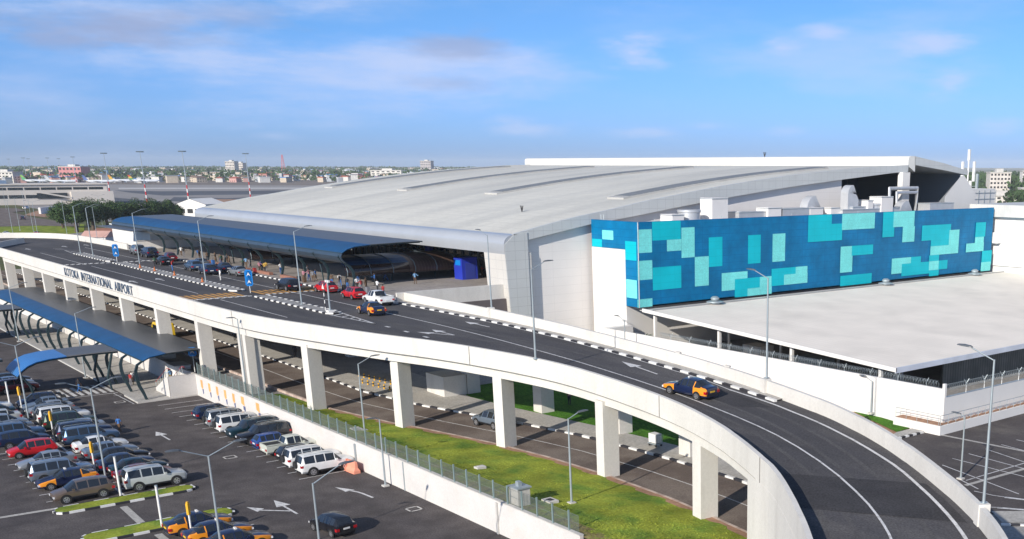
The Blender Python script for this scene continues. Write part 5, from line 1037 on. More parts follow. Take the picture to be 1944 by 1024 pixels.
NEARR = [('crossover', 'bronze', -96.6, 'bronze crossover parked nose left beside the upper grass island', 180), ('taxi', 'taxi', -101.6, 'black and orange taxi parked behind the bronze crossover', 180), ('suv', 'steel', -104.1, 'silver blue off road car beside the parked taxi', 0), ('sedan', 'silver', -109.3, 'silver grey sedan parked nose left beside the red hatchback', 180), ('hatch', 'red', -114.9, 'bright red hatchback in the near row', 180), ('crossover', 'navy', -119.4, 'navy crossover beside the bright red hatchback', 0), ('suv', 'bluegrey', -122.4, 'slate blue off road car second beyond the red hatchback', 0), ('sedan', 'grey', -125.6, 'grey sedan in the near row at the left edge', 180), ('crossover', 'silver', -128.6, 'silver crossover in the near row at the left edge', 0), ('sedan', 'pale', -132.2, 'pale silver sedan in the near row at the left edge', 180), ('sedan', 'teal', -135.2, 'dark teal sedan in the near row near the left cross canopy', 180), ('suv', 'white', -138, 'white off road car beside the left cross canopy', 0), ('hatch', 'darkred', -141, 'dark red hatchback in front of the left cross canopy', 0)]
for k, c, x, lab, fl in NEARR: car(k, c, x, 18.1 + random.uniform(-.15, .15), 90 + fl, lab, group='cars in the near row')
for k, c, x, lab, fl in [('sedan', 'bluegrey', -126.0, 'slate blue sedan at the very left edge', 0), ('crossover', 'navy', -121.5, 'navy crossover at the very left edge', 180), ('hatch', 'silver', -131, 'silver hatchback at the very left edge', 0), ('sedan', 'white', -136.5, 'white sedan at the very left edge', 0)]:
    car(k, c, x, 8.4, 90 + fl, lab, group='cars in the leftmost row')
car('taxi', '', -82.0, 22.4, 90, 'taxi nearest the lower grass island, navy with orange wings', group='taxis waiting in the car park'); car('taxi', '', -78.9, 22.8, 90, 'taxi in the middle of the three at the lower edge', group='taxis waiting in the car park'); car('taxi', '', -76.0, 23.1, 90, 'taxi closest to the lower edge of the picture', group='taxis waiting in the car park')
car('hatch', 'black', -75.0, 29.6, 188, 'lone black hatchback driving in the car park aisle', group='cars on the move')
car('taxi', '', -62.6, 53.9, 190, 'black and orange taxi climbing the ramp', z=8.79, group='cars on the move').rotation_euler = (0, -.045, R(189))
car('crossover', 'steel', -89.5, 51.9, 187, 'silver blue crossover driving on the lower road between the pillars', z=1.87, group='cars on the move')
car('taxi', '', -116.2, 52.9, 178, 'black and orange taxi passing the island nose', z=9.91, group='cars at the drop off'); car('pickup', 'white', -124.2, 57.5, 180, 'white double cab pickup truck at the end of the drop off kerb', z=9.91, group='cars at the drop off')
car('hatch', 'red', -131.9, 57.9, 181, 'red car in front of the white pickup at the drop off', z=9.91, group='cars at the drop off'); car('hatch', 'red', -141.0, 58.2, 182, 'red hatchback at the drop off kerb beside the canopy end', z=9.91, group='cars at the drop off')
car('crossover', 'black', -146.6, 55.4, 184, 'black crossover stopped on the yellow crossing', z=9.93, group='cars at the drop off')
for k, c, x, y, lab in (('sedan', 'silver', -171.5, 57.6, 'silver sedan at the drop off kerb under the canopy'), ('crossover', 'navy', -176.5, 54.8, 'navy crossover double parked beside the silver sedan'), ('crossover', 'bluegrey', -184.5, 55.2, 'slate blue crossover with its boot open'), ('sedan', 'black', -198.5, 54.8, 'black sedan in the middle of the drop off lane'), ('hatch', 'darkred', -205.5, 57.8, 'dark car with red tail lights at the kerb'), ('suv', 'navy', -216.5, 57.6, 'navy off road car at the far end of the drop off kerb'), ('suv', 'silver', -224.5, 57.8, 'silver off road car last at the far end of the drop off kerb'), ('sedan', 'navy', -179, 58, 'navy sedan at the kerb behind the canopy columns'), ('sedan', 'grey', -190, 58, 'grey sedan at the kerb behind the canopy columns')):
    car(k, c, x, y, 180 + random.uniform(-3, 3), lab, z=9.91, group='cars at the drop off')
for (x, y), c, k, lab in zip([(-632.3, 113.8), (-498.4, 83.2), (-781.1, 143.2), (-490.9, 92.0), (-471.5, 104.7), (-452.9, 107.3), (-449.8, 110.9)], ('navy', 'white', 'white', 'red', 'silver', 'white', 'silver'), ('suv', 'sedan', 'suv', 'sedan', 'sedan', 'sedan', 'sedan'), ('dark off road car on the approach road beyond the viaduct', 'white sedan beyond the parapet at the left edge', 'white off road car parked before the concourse', 'red sedan beyond the left parapet', 'silver sedan in the forecourt under the trees', 'white sedan in the forecourt behind the parapet', 'silver sedan in the forecourt beside the grey canopy')):
    car(k, c, x, y, random.uniform(120, 200), lab, z=-.1, group='cars beyond the viaduct')
# yellow van under the viaduct
yv = thing('yellow_van', 'yellow van waiting in the shade under the viaduct', 'van', (-168, 45.0, 2.34))
b = MB(); sec = lambda x, zt, w: [(x, -w, .35), (x, w, .35), (x, w, zt - .25), (x, w * .85, zt), (x, -w * .85, zt), (x, -w, zt - .25)]
b.loft([sec(-2.4, .9, .8), sec(-2.3, 1.2, .9), sec(-1.6, 2.0, .92), sec(2.3, 2.1, .92), sec(2.4, 1.9, .88)], pm('car_paint_yellow', (.75, .5, .02), .3)); b.build('body', yv)
b = MB(); b.box(-1.4, 2.0, -.93, -.925, 1.15, 1.7, M_cglass); b.box(-1.4, 2.0, .925, .93, 1.15, 1.7, M_cglass); b.build('windows', yv)
for x in (-1.5, 1.5):
    for y in (-.85, .85): b = MB(); b.tube([(x, y - .1, .33), (x, y + .1, .33)], .33, M_tyre, 12); b.build('wheel', yv)
# motorbike by the crossing
mbk = thing('motorbike', 'dark motorbike parked at the edge of the pedestrian crossing', 'motorbike', (-141.4, 25.6, 0), 1.2)
for x in (-.65, .65): b = MB(); b.tube([(x, -.06, .3), (x, .06, .3)], .3, M_tyre, 12); b.build('wheel', mbk)
b = MB(); b.tube([(-.6, 0, .35), (-.2, 0, .75), (.35, 0, .8), (.65, 0, .3)], [.08, .16, .14, .05], M_pblack, 6); b.tube([(.4, 0, .8), (.3, -.35, 1.05)], .025, M_greymet, 4); b.tube([(.4, 0, .8), (.3, .35, 1.05)], .025, M_greymet, 4); b.build('frame', mbk); b = MB(); b.box(-.6, .05, -.13, .13, .8, .9, M_black); b.build('saddle', mbk)

# ================================================================== PEOPLE
def person_mesh(pose):
    """one continuous skinned body: hips, spine, head, tapered limbs, hands with fingers"""
    V, E, Rr = [(0, 0, .93)], [], [(.15, .11)]
    def add(p, par, r): V.append(p); Rr.append(r if isinstance(r, tuple) else (r, r)); E.append((par, len(V) - 1)); return len(V) - 1
    w = add((0, 0, 1.12), 0, (.14, .1)); c = add((0, 0, 1.34), w, (.17, .11)); nk = add((0, 0, 1.49), c, .055); hd = add((0, -.01, 1.56), nk, .07); h2 = add((0, -.015, 1.64), hd, (.078, .092)); add((0, -.005, 1.72), h2, .06); add((0, -.1, 1.615), h2, .018)
    st = {'stand': 0, 'walk': .28, 'wide': .12}[pose]
    for s in (-1, 1):
        f = s * st
        hp = add((s * .09, 0, .86), 0, .095); kn = add((s * .1, -f * .55 - .015, .48), hp, .062); an = add((s * .105, -f + (.06 if f < 0 else 0), .09), kn, .042); add((s * .115, -f - .15, .045), an, (.045, .035))
        sh = add((s * .19, 0, 1.41), c, .062); g_ = f * .5
        if pose == 'wide' and s > 0: el_ = add((.3, -.12, 1.2), sh, .045); wr = add((.3, -.38, 1.22), el_, .032); hn = add((.3, -.45, 1.23), wr, (.022, .036)); dx = (0, -1, 0)
        else: el_ = add((s * .25, .03 + g_ * .4, 1.14), sh, .045); wr = add((s * .27, g_ - .05, .89), el_, .032); hn = add((s * .27, g_ - .06, .82), wr, (.022, .036)); dx = (0, -.15, -1)
        for k in range(4):
            o_ = (k - 1.5) * .018; L_ = (.065, .078, .072, .055)[k]; p = V[hn]
            a = add((p[0], p[1] + (o_ if dx[2] else -.03), p[2] + (-.03 if dx[2] else o_)), hn, .009); add((p[0] - s * .015, V[a][1] + dx[1] * L_, V[a][2] + dx[2] * L_), a, .008)
        p = V[hn]; add((p[0] - s * .01, p[1] - (.05 if dx[2] else .03), p[2] - (.03 if dx[2] else -.05)), hn, .009)
    me = bpy.data.meshes.new('body'); me.from_pydata(V, E, []); o = bpy.data.objects.new('tmp', me); link(o)
    md = o.modifiers.new('s', 'SKIN'); md.use_smooth_shade = True
    me.skin_vertices[0].data[0].use_root = True
    for i, r in enumerate(Rr): me.skin_vertices[0].data[i].radius = r
    sb_ = o.modifiers.new('d', 'SUBSURF'); sb_.levels = 1
    bpy.context.view_layer.update(); out = bpy.data.meshes.new_from_object(o.evaluated_get(bpy.context.evaluated_depsgraph_get())); bpy.data.objects.remove(o)
    for mt in (pm('skin', (.09, .045, .028), .6), pm('shirt_white', (.7, .7, .7), .8), pm('trousers_dark', (.03, .035, .06), .8), pm('hair_black', (.01, .01, .01), .8), M_black): out.materials.append(mt)
    for p in out.polygons:
        x, y, z = p.center; ax_ = abs(x)
        if z > 1.66 or (z > 1.58 and y > .02): k = 3
        elif z > 1.47: k = 0
        elif ax_ > .215 and z < 1.16: k = 0
        elif z > .98: k = 1
        elif z > .085: k = 2 if ax_ < .22 else 0
        else: k = 4
        p.material_index = k; p.use_smooth = True
    return out
PM_ = {k: person_mesh(k) for k in ('stand', 'walk', 'wide')}
SH = {'white': (.55, .55, .55), 'blue': (.03, .13, .38), 'red': (.32, .03, .03), 'black': (.02, .02, .025), 'green': (.03, .09, .05), 'pink': (.4, .18, .22), 'brown': (.12, .07, .04), 'yellow': (.45, .28, .05), 'light blue': (.15, .3, .5), 'grey': (.18, .18, .2)}
def person(x, y, z, rot, pose, shirt, trous, label, group='people outside the terminal', s=1.0):
    o = bpy.data.objects.new('person', PM_[pose]); link(o); o.location = (x, y, z); o.rotation_euler = (0, 0, R(rot)); o.scale = (s, s, s)
    for i, (nm, c) in ((1, ('shirt_' + shirt, SH[shirt])), (2, ('trousers_' + trous, SH[trous]))):
        o.material_slots[i].link = 'OBJECT'; o.material_slots[i].material = pm(nm, c, .8, var=.1, scale=5)
    tag(o, label, 'person', group); return o
person(-119.1, 26.5, 0, 40, 'walk', 'blue', 'brown', 'person in a blue shirt walking across the car park aisle')
person(-144.5, 28.6, 0, 200, 'walk', 'black', 'blue', 'person in dark clothes on the pedestrian crossing')
person(-143.5, 34, .14, 30, 'stand', 'red', 'grey', 'person in a red top under the arrivals canopy near the crossing'); person(-144.5, 34.4, .14, 60, 'stand', 'white', 'brown', 'person in white beside the one in red under the arrivals canopy')
person(-136.2, 36.6, 1.3, -60, 'wide', 'light blue', 'yellow', 'person in pale blue climbing the outdoor staircase')
person(-119.5, 15.0, 0, 0, 'stand', 'pink', 'green', 'person in pink standing beside the red hatchback'); person(-116, 14.4, 0, 30, 'stand', 'red', 'brown', 'person in red at the left edge in front of the red hatchback')
person(-128.5, 60.3, 10.06, 20, 'wide', 'red', 'black', 'person in red standing between the red car and the white pickup')
person(-134.6, 62.4, 10.06, 200, 'wide', 'white', 'black', 'person in white bending by the end of the canopy'); person(-165.2, 52.9, 9.91, 0, 'stand', 'white', 'white', 'person in white on the drop off lane')
rnd = random.Random(3); shn = list(SH)
spots = [(-148, 70), (-147, 69.2), (-141, 71), (-137.7, 61.5), (-140.3, 60.9), (-139.4, 61.8), (-138.4, 62.6), (-136.8, 61.2), (-144.6, 61.7), (-145.4, 62.1), (-146.2, 61.3), (-153, 61.5), (-154, 62.3), (-155.2, 61.8), (-154.6, 60.8), (-161, 64), (-168.3, 62.8), (-171, 61.4), (-172, 62), (-172.8, 61.3), (-174.2, 62), (-179, 62), (-180, 61.3), (-182, 62.5), (-188, 61.9), (-190.2, 61.4), (-191, 62.6), (-192.4, 62), (-194.4, 61.9), (-197, 62.6), (-198, 61.7), (-203, 62), (-205, 62.4), (-211, 61.8), (-214, 62.3), (-152, 76), (-153, 77), (-146, 82.3), (-156, 82), (-157, 81.5), (-144, 83.3), (-170, 80), (-176, 81), (-143, 66), (-149.2, 66.4), (-186, 70), (-195, 52.5), (-185.3, 52.3)]
used_ = set()
for i, (x, y) in enumerate(spots):
    while True:
        sh_, tr_, po_ = rnd.choices(shn, (4, 3, 1, 5, 1, 1, 4, 1, 2, 4))[0], rnd.choice(('black', 'blue', 'brown', 'grey')), rnd.choice(('stand', 'walk', 'wide'))
        if (sh_, tr_, po_) not in used_: used_.add((sh_, tr_, po_)); break
    near_ = min(((abs(x + 142 + 8.3 * k), k) for k in range(11)))[1]
    where = 'on the open plaza' if y > 65 and y < 79 else 'by the terminal glass doors' if y >= 79 else 'in the drop off lane' if y < 59 else 'under the departures canopy'
    person(x, y, 10.06 if y > 59.5 else 9.91, rnd.uniform(0, 360), po_, sh_, tr_, 'person in %s top and %s trousers %s %s' % (sh_, tr_, {'stand': 'standing', 'walk': 'walking', 'wide': 'reaching out'}[po_], where), group='people outside the terminal')
for i, (x, y, z, c) in enumerate(((-148.6, 49.3, 2.45, 'blue'), (-152, 51, 2.5, 'white'), (-136.5, 51.5, 2.5, 'black'), (-92, 62.6, 2.0, 'pink'), (-156, 50.8, 2.5, 'light blue'))):
    person(x, y, z, rnd.uniform(0, 360), 'stand', c, 'black', 'person in a %s top in the shade under the viaduct' % c, group='people under the viaduct')
# luggage on the kerb
for i, (x, y, c) in enumerate(((-153.5, 60.4, 'brown'), (-155.6, 60.5, 'black'), (-139.8, 60.2, 'black'), (-135.4, 61.4, 'grey'), (-172.5, 60.4, 'red'), (-191.6, 60.5, 'blue'))):
    b = MB(); mt = pm('bag_' + c, SH[c], .6); b.box(x - .3, x + .3, y - .18, y + .18, 10.1, 10.8, mt); b.box(x - .27, x + .27, y - .2, y + .2, 10.15, 10.75, mt); b.tube([(x - .15, y, 10.8), (x - .15, y, 11.0), (x + .15, y, 11.0), (x + .15, y, 10.8)], .015, M_black, 4)
    tag(b.build('suitcase'), {-153.5: 'brown suitcase at the kerb nearest the two bare canopy columns', -155.6: 'black suitcase at the kerb next to the brown one', -139.8: 'black suitcase at the kerb by the last canopy column', -135.4: 'grey suitcase beside the bending person in white', -172.5: 'red suitcase at the kerb behind the silver sedan', -191.6: 'blue suitcase at the kerb behind the grey sedan'}[x], 'suitcase')

# ================================================================== TREES
def crown(b, rng, cx, cy, cz, rx, ry, rz, blobs, leaves, size, mat):
    cl = []
    for i in range(blobs):
        while True:
            p = Vector((rng.uniform(-1, 1), rng.uniform(-1, 1), rng.uniform(-.75, 1)))
            if .25 < p.length < 1: break
        cl.append((Vector((cx + p.x * rx * .8, cy + p.y * ry * .8, cz + p.z * rz * .8)), rng.uniform(.22, .4) * min(rx, ry)))
    vs, fs = [], []
    for i in range(leaves):
        c, r = cl[i % len(cl)]; d = Vector((rng.gauss(0, 1), rng.gauss(0, 1), rng.gauss(0, 1))).normalized(); p = c + d * r * rng.uniform(.6, 1.05) * (1 if d.z > -.3 else .8)
        n_ = (d + Vector((rng.uniform(-.7, .7), rng.uniform(-.7, .7), rng.uniform(-.2, .9)))).normalized(); u = n_.orthogonal().normalized(); w = n_.cross(u); s_ = size * rng.uniform(.6, 1.3); a = rng.uniform(0, 6.28); u, w = u * math.cos(a) + w * math.sin(a), w * math.cos(a) - u * math.sin(a)
        o = len(vs); vs += [p - u * s_ * .6, p + w * s_ * .45, p + u * s_, p - w * s_ * .45]; fs.append((o, o + 1, o + 2, o + 3))
    b.add(vs, fs, mat)
    return cl
def tree(label, h, r, seed, group, loc=None, leaves=7000, size=.45, name='broad_tree'):
    rng = random.Random(seed); t = thing(name, label, 'tree', group=group)
    b2 = MB(); cl = crown(b2, rng, 0, 0, h * .62, r, r, h * .38, 26, leaves, size, M_leaf)
    b = MB(); b.tube([(0, 0, -.3), (.1, .1, h * .2), (0, .1, h * .42)], [r * .1, r * .075, r * .06], M_bark, 8)
    for c, rr in cl[:9]: b.tube([(0, .1, h * .34), (c.x * .5, c.y * .5, h * .45 + (c.z - h * .45) * .3), tuple(c)], [r * .045, r * .03, r * .012], M_bark, 5)
    b.build('trunk', t, smooth=True); b2.build('crown', t)
    return t
T0 = [tree('', 13, 8.5, k, 'row of dark broad trees behind the viaduct') for k in (1, 2, 3)]
tp = [(-503.9, 108.5), (-516.0, 117.4), (-525.1, 125.0), (-534.7, 133.0), (-540.1, 139.9), (-545.8, 147.2), (-552.0, 154.3), (-548.9, 157.9), (-541.7, 111.7), (-544.0, 122.0)]
tl = ['tallest dark tree at the left end of the row standing clear of the others', 'dark tree second in the row beside a lamp post', 'dark broad tree third from the left of the row', 'dark broad tree fourth from the left in front of the concourse end', 'dark broad tree in the middle of the row', 'dark broad tree sixth from the left of the row', 'dark broad tree next to last before the white gabled building', 'last dark tree of the row touching the white gabled building', 'lower dark tree at the far left of the row beside the dirt bank', 'dark tree filling the gap behind the first two of the row']
for i, (x, y) in enumerate(tp):
    t = T0[i] if i < 3 else dup(T0[i % 3], (0, 0, 0), 0); t.location = (x, y, -.2); t.rotation_euler = (0, 0, i * 1.3); t['label'] = tl[i]; s_ = (1.0, .98, .92, .9, .9, .9, .88, .8, .7, .95)[i]; t.scale = (s_, s_, s_ * .95)
for x, y, h, lab in ((-72.8, 78, 1.6, 'small bare shrub on the strip below the boundary wall'), (-66.6, 80.4, 1.1, 'small green shrub near the access ramp railing'), (-71.6, 79.0, .6, 'low rounded bush beside the bare shrub')):
    t = tree(lab, h, h * .35, int(h * 10), None, leaves=260, size=.12, name='shrub'); t.location = (x, y, 1.3); t['category'] = 'shrub'
pa = thing('spiky_palm', 'small spiky palm behind the low wall under the blue corner', 'palm', (-108.5, 86, 1.2)); b = MB(); b.tube([(0, 0, 0), (0, 0, 3.4)], .12, M_bark, 6); b.build('trunk', pa)
b = MB()
for k in range(14): a = k * .449; b.add([(0, 0, 3.3), (math.cos(a) * .5 - math.sin(a) * .08, math.sin(a) * .5 + math.cos(a) * .08, 3.9), (math.cos(a) * 1.1, math.sin(a) * 1.1, 3.7 + .3 * (k % 2)), (math.cos(a) * .5 + math.sin(a) * .08, math.sin(a) * .5 - math.cos(a) * .08, 3.85)], [(0, 1, 2, 3)], M_leaf)
b.build('crown', pa)

# ================================================================== LEFT CONCOURSE
M_cc = pm('cream_concrete', (.6, .55, .5), .8, var=.05, scale=.1)
cc = thing('old_concourse', 'long two storey concourse building with two rows of dark windows behind the trees', 'building')
P0, P1 = Vector((-872, 96, 0)), Vector((-868, 211, 0)); dr = (P1 - P0).normalized(); nrm = Vector((dr.y, -dr.x, 0)); L_ = (P1 - P0).length
if nrm.dot(Vector((1, -1, 0))) < 0: nrm = -nrm
def obox(b, s0, s1, d0, d1, z0, z1, mat):
    q = [P0 + dr * s - nrm * d for s, d in ((s0, d0), (s1, d0), (s1, d1), (s0, d1))]; b.prism([(p.x, p.y) for p in q], z0, z1, mat)
b = MB(); obox(b, -120, L_ - 1, 0, 30, -.3, 12.6, M_cc); b.build('wall', cc)
b = MB(); obox(b, -120, L_, -1, 31, 12.6, 13.4, M_cc); obox(b, -120, L_ - 60, 2, 29, 13.4, 15.6, pm('blue_grey_roof', (.16, .24, .36), .6)); b.build('roof', cc)
for k in range(26):
    s0 = -118 + k * 9.6
    for z0, z1 in ((9.3, 10.9), (3.9, 6.1)):
        if z0 < 5 and k > 20: continue
        if s0 + 8.7 < L_: b = MB(); obox(b, s0, s0 + 8.7, -.12, .05, z0, z1, M_dglass); b.build('window', cc)
b = MB(); obox(b, L_ - 44, L_ - 26, -.6, 0, 3.6, 7.2, M_dglass); obox(b, L_ - 24, L_ + 2, -3, 0, -.3, 8, M_cc); q0, q1 = P0 + dr * (L_ - 44) + nrm * 3, P0 + dr * (L_ - 24) + nrm * 3; b.loft([[(q0.x, q0.y, 7.6), (q0.x, q0.y, 8.6), (q0.x + nrm.x * .3, q0.y + nrm.y * .3, 8.6), (q0.x + nrm.x * .3, q0.y + nrm.y * .3, 7.6)], [(q1.x, q1.y, 3.4), (q1.x, q1.y, 4.4), (q1.x + nrm.x * .3, q1.y + nrm.y * .3, 4.4), (q1.x + nrm.x * .3, q1.y + nrm.y * .3, 3.4)]], M_cc); b.build('stair', cc)
sh2 = MB(); 
for k, (a, c) in enumerate([[(-701.53, 134.18), (-725.88, 148.96)]]): sh2 = MB(); sh2.box(0, 1, 0, 1, 0, 1, M_white) if 0 else sh2.prism([a, c, (c[0] + .5, c[1] + 1), (a[0] + .5, a[1] + 1)], -.2, 3.2, M_white); tag(sh2.build('compound_wall'), ('white compound wall in front of the concourse', 'low pale compound wall at the left edge before the concourse')[k], 'wall')
gbld = thing('gabled_building', 'white gabled building with small dark windows behind the far corner of the terminal', 'building')
G0 = Vector((*(-571.5, 166.6), 0)); G1 = Vector((*(-557.9, 176.2), 0)); gd = (G1 - G0).normalized(); gn = Vector((gd.y, -gd.x, 0)); gn = gn if gn.dot(Vector((1, -1, 0))) > 0 else -gn; gl_ = (G1 - G0).length
b = MB(); vs = []
for d in (0, -16):
    for s_, z in ((0, -.3), (gl_, -.3), (gl_, 7.6), (gl_ / 2, 10.2), (0, 7.6)): p = G0 + gd * s_ + gn * d; vs.append((p.x, p.y, z))
b.add(vs, [(0, 1, 2, 3, 4), (5, 9, 8, 7, 6), (0, 5, 6, 1), (1, 6, 7, 2), (4, 9, 5, 0)], M_white); b.build('wall', gbld)
b = MB(); b.add([tuple(Vector(v) + Vector((0, 0, .15))) for v in (vs[2], vs[3], vs[8], vs[7])] + [tuple(Vector(v) + Vector((0, 0, .15))) for v in (vs[3], vs[4], vs[9], vs[8])], [(0, 1, 2, 3), (4, 5, 6, 7)], M_white); b.build('roof', gbld)
for s_ in (.12, .38, .64):
    b = MB(); p = G0 + gd * gl_ * s_ + gn * .05; q = p + gd * 3; b.add([(p.x, p.y, 3.6), (q.x, q.y, 3.6), (q.x, q.y, 5.6), (p.x, p.y, 5.6)], [(0, 1, 2, 3)], M_black); b.build('window', gbld)
# white wall and sheds at the left end of the plaza
ww = thing('white_screen_wall', 'pale rounded white service building seen under the left end of the canopy', 'building')
b = MB(); b.prism([(-276, 66.5), (-238, 63.9), (-237, 70), (-274, 73)], 9.5, 13.1, M_white); b.build('wall', ww); b = MB(); b.prism([(-276.5, 66.2), (-237.8, 63.6), (-236.6, 70.3), (-274, 73.3)], 13.1, 13.3, M_white); b.build('roof', ww)
b = MB(); b.box(-236.9, -236.6, 61, 86, 10, 11.6, M_white); b.box(-237, -236.5, 61, 86, 11.6, 11.7, M_conc2); tag(b.build('end_wall'), 'low white wall closing the far end of the terminal plaza', 'wall')
for i, (p, c) in enumerate(zip([(-407.8, 93.9), (-422.6, 100.8), (-454.3, 114.0), (-469.5, 122.0), (-479.8, 132.2), (-500.3, 144.2), (-503.7, 133.8)], ('white', 'brown', 'white', 'pink', 'white', 'brown', 'pink'))):
    t = thing('gate_house', ['small white gate house with a gabled roof behind the parapet', 'brown roofed hut behind the white parapet', 'white hut under the left end of the canopy', 'pink walled hut below the row of trees', 'white hut below the middle of the tree row', 'brown roofed hut below the last trees', 'pink hut glimpsed between tree trunks'][i], 'hut', (p[0], p[1], 0), .8)
    b = MB(); b.box(-4, 4, -3, 3, -.3, 3.2, pm('hut_' + c, SH[c] if c != 'brown' else (.45, .3, .2), .8)); b.build('wall', t)
    b = MB(); b.add([(-4.4, -3.4, 3.1), (4.4, -3.4, 3.1), (4.4, 0, 5), (-4.4, 0, 5), (-4.4, 3.4, 3.1), (4.4, 3.4, 3.1)], [(0, 1, 2, 3), (3, 2, 5, 4), (0, 3, 4), (1, 5, 2)], pm('hut_roof_' + c, (.5, .3, .25) if c != 'brown' else (.2, .09, .06), .8)); b.build('roof', t); b = MB(); b.box(-1, 1, -3.06, -3, .2, 2.3, M_black); b.build('door', t)

# ================================================================== FLOODLIGHT MASTS
mm = thing('floodlight_mast', '', 'mast'); b = MB()
for k in range(14): z0, z1 = k * 2.5, k * 2.5 + 2.5; b.tube([(0, 0, z0), (0, 0, z1)], [.55 - .028 * k, .55 - .028 * (k + 1)], ((M_red, M_wpaint)[k % 2] if k < 5 else M_greymet), 8, caps=False)
b.build('pole', mm)
b = MB(); b.tube([(-2.2, 0, 34.8), (2.2, 0, 34.8)], .15, M_midmet, 6); b.tube([(0, -2.2, 34.8), (0, 2.2, 34.8)], .15, M_midmet, 6)
for k in range(8): a = k * math.pi / 4; b.box(2 * math.cos(a) - .5, 2 * math.cos(a) + .5, 2 * math.sin(a) - .5, 2 * math.sin(a) + .5, 34.6, 35.4, M_midmet)
b.build('floodlight_ring', mm)
for i, (x, y) in enumerate([(-877, 237), (-829, 251), (-954, 338)] + [(-1031.0, 251.0), (-1589.0, 351.0), (-1884.0, 383.0), (-1902.0, 356.0), (-2119.0, 447.0), (-2216.0, 422.0), (-2392.0, 424.0)]):
    t = mm if i == 0 else dup(mm, (0, 0, 0)); t.location = (x, y, -.3); t['group'] = 'floodlight masts along the apron'
    t['label'] = ['floodlight mast with red and white base behind the middle of the tree row', 'floodlight mast behind the white gabled building', 'floodlight mast rising beyond the left slope of the terminal roof', 'floodlight mast at the right end of the old concourse', 'distant floodlight mast behind the concourse roof, fourth from the left', 'distant floodlight mast with a pinkish head behind the concourse', 'floodlight mast with a dark head near the left edge', 'small far floodlight mast between two larger ones', 'small far floodlight mast beside the pale tower block', 'far floodlight mast at the very left edge'][i]

# ================================================================== AIRCRAFT
def plane(x, y, rz, tailc, label):
    t = thing('airliner', label, 'airliner', (x, y, -.2), rz); W_ = pm('aircraft_white', (.75, .76, .78), .35)
    ring = lambda px, r, zc: [(px, r * math.cos(a), zc + r * math.sin(a)) for a in [k * math.pi / 6 for k in range(12)]]
    b = MB(); b.loft([ring(-19, .3, 4.6), ring(-17.5, 1.2, 4.2), ring(-15, 1.9, 4), ring(8, 1.9, 4), ring(14, 1.3, 4.5), ring(19, .3, 5.2)], W_); b.build('fuselage', t, smooth=True)
    for s in (-1, 1):
        b = MB(); b.loft([[(-4, s * 1.6, 3.2), (3.5, s * 1.6, 3.2), (3.5, s * 1.6, 3.6), (-4, s * 1.6, 3.6)], [(5, s * 17, 4.6), (7, s * 17, 4.6), (7, s * 17, 4.7), (5, s * 17, 4.7)]], W_); b.build('wing', t)
        b = MB(); b.tube([(-3.5, s * 5.6, 2.3), (0, s * 5.6, 2.3)], [1.0, .8], W_, 10); b.build('engine', t)
        b = MB(); b.loft([[(15, s * .4, 5), (18, s * .4, 5), (18, s * .4, 5.2), (15, s * .4, 5.2)], [(18, s * 6.5, 5.6), (19.5, s * 6.5, 5.6), (19.5, s * 6.5, 5.7), (18, s * 6.5, 5.7)]], W_); b.build('tailplane', t)
        b = MB(); b.tube([(2, s * 2.5, 0), (2, s * 2.5, 3.2)], .3, M_black, 6); b.build('landing_gear', t)
    b = MB(); n_ = len(tailc)
    for i in range(n_):
        f0, f1 = i / n_, (i + 1) / n_; P = lambda f, e: (12.5 + 5 * f + e * (5.5 - 3 * f), 5.6 + 6.4 * f)
        q = [P(f0, 0), P(f0, 1), P(f1, 1), P(f1, 0)]; b.add([(px, -.2, pz) for px, pz in q] + [(px, .2, pz) for px, pz in q], [(0, 1, 2, 3), (7, 6, 5, 4), (0, 4, 5, 1), (2, 6, 7, 3), (1, 5, 6, 2), (3, 7, 4, 0)], pm('tail_' + '_'.join(str(round(v, 2)) for v in tailc[i]), tailc[i], .5))
    b.build('tail_fin', t); b = MB(); b.tube([(-14, 0, 0), (-14, 0, 3)], .25, M_black, 6); b.build('landing_gear', t)
pl_ = [(-1712.0, 463.0), (-1751.0, 447.0), (-1727.0, 364.0), (-1792.0, 348.0), (-1699.0, 403.0)]
for (x, y), rz, tc, lab in zip(pl_, (2.5, 2.5, 2.55, 2.5, 2.5), ([(.1, .3, .1), (.7, .5, .05), (.6, .08, .05)], [(.7, .45, .05), (.75, .3, .05)], [(.6, .6, .6)], [(.1, .4, .15), (.25, .5, .1)], [(.1, .15, .35)]), ('white airliner with a green yellow and red tail on the apron', 'airliner with an orange yellow tail just left of the green tailed one', 'plain white airliner parked behind the concourse roof', 'airliner with a green tail near the left edge', 'small airliner with a dark blue tail at the red and white mast')): plane(x, y, -1.85 + (rz - 2.5), tc, lab)

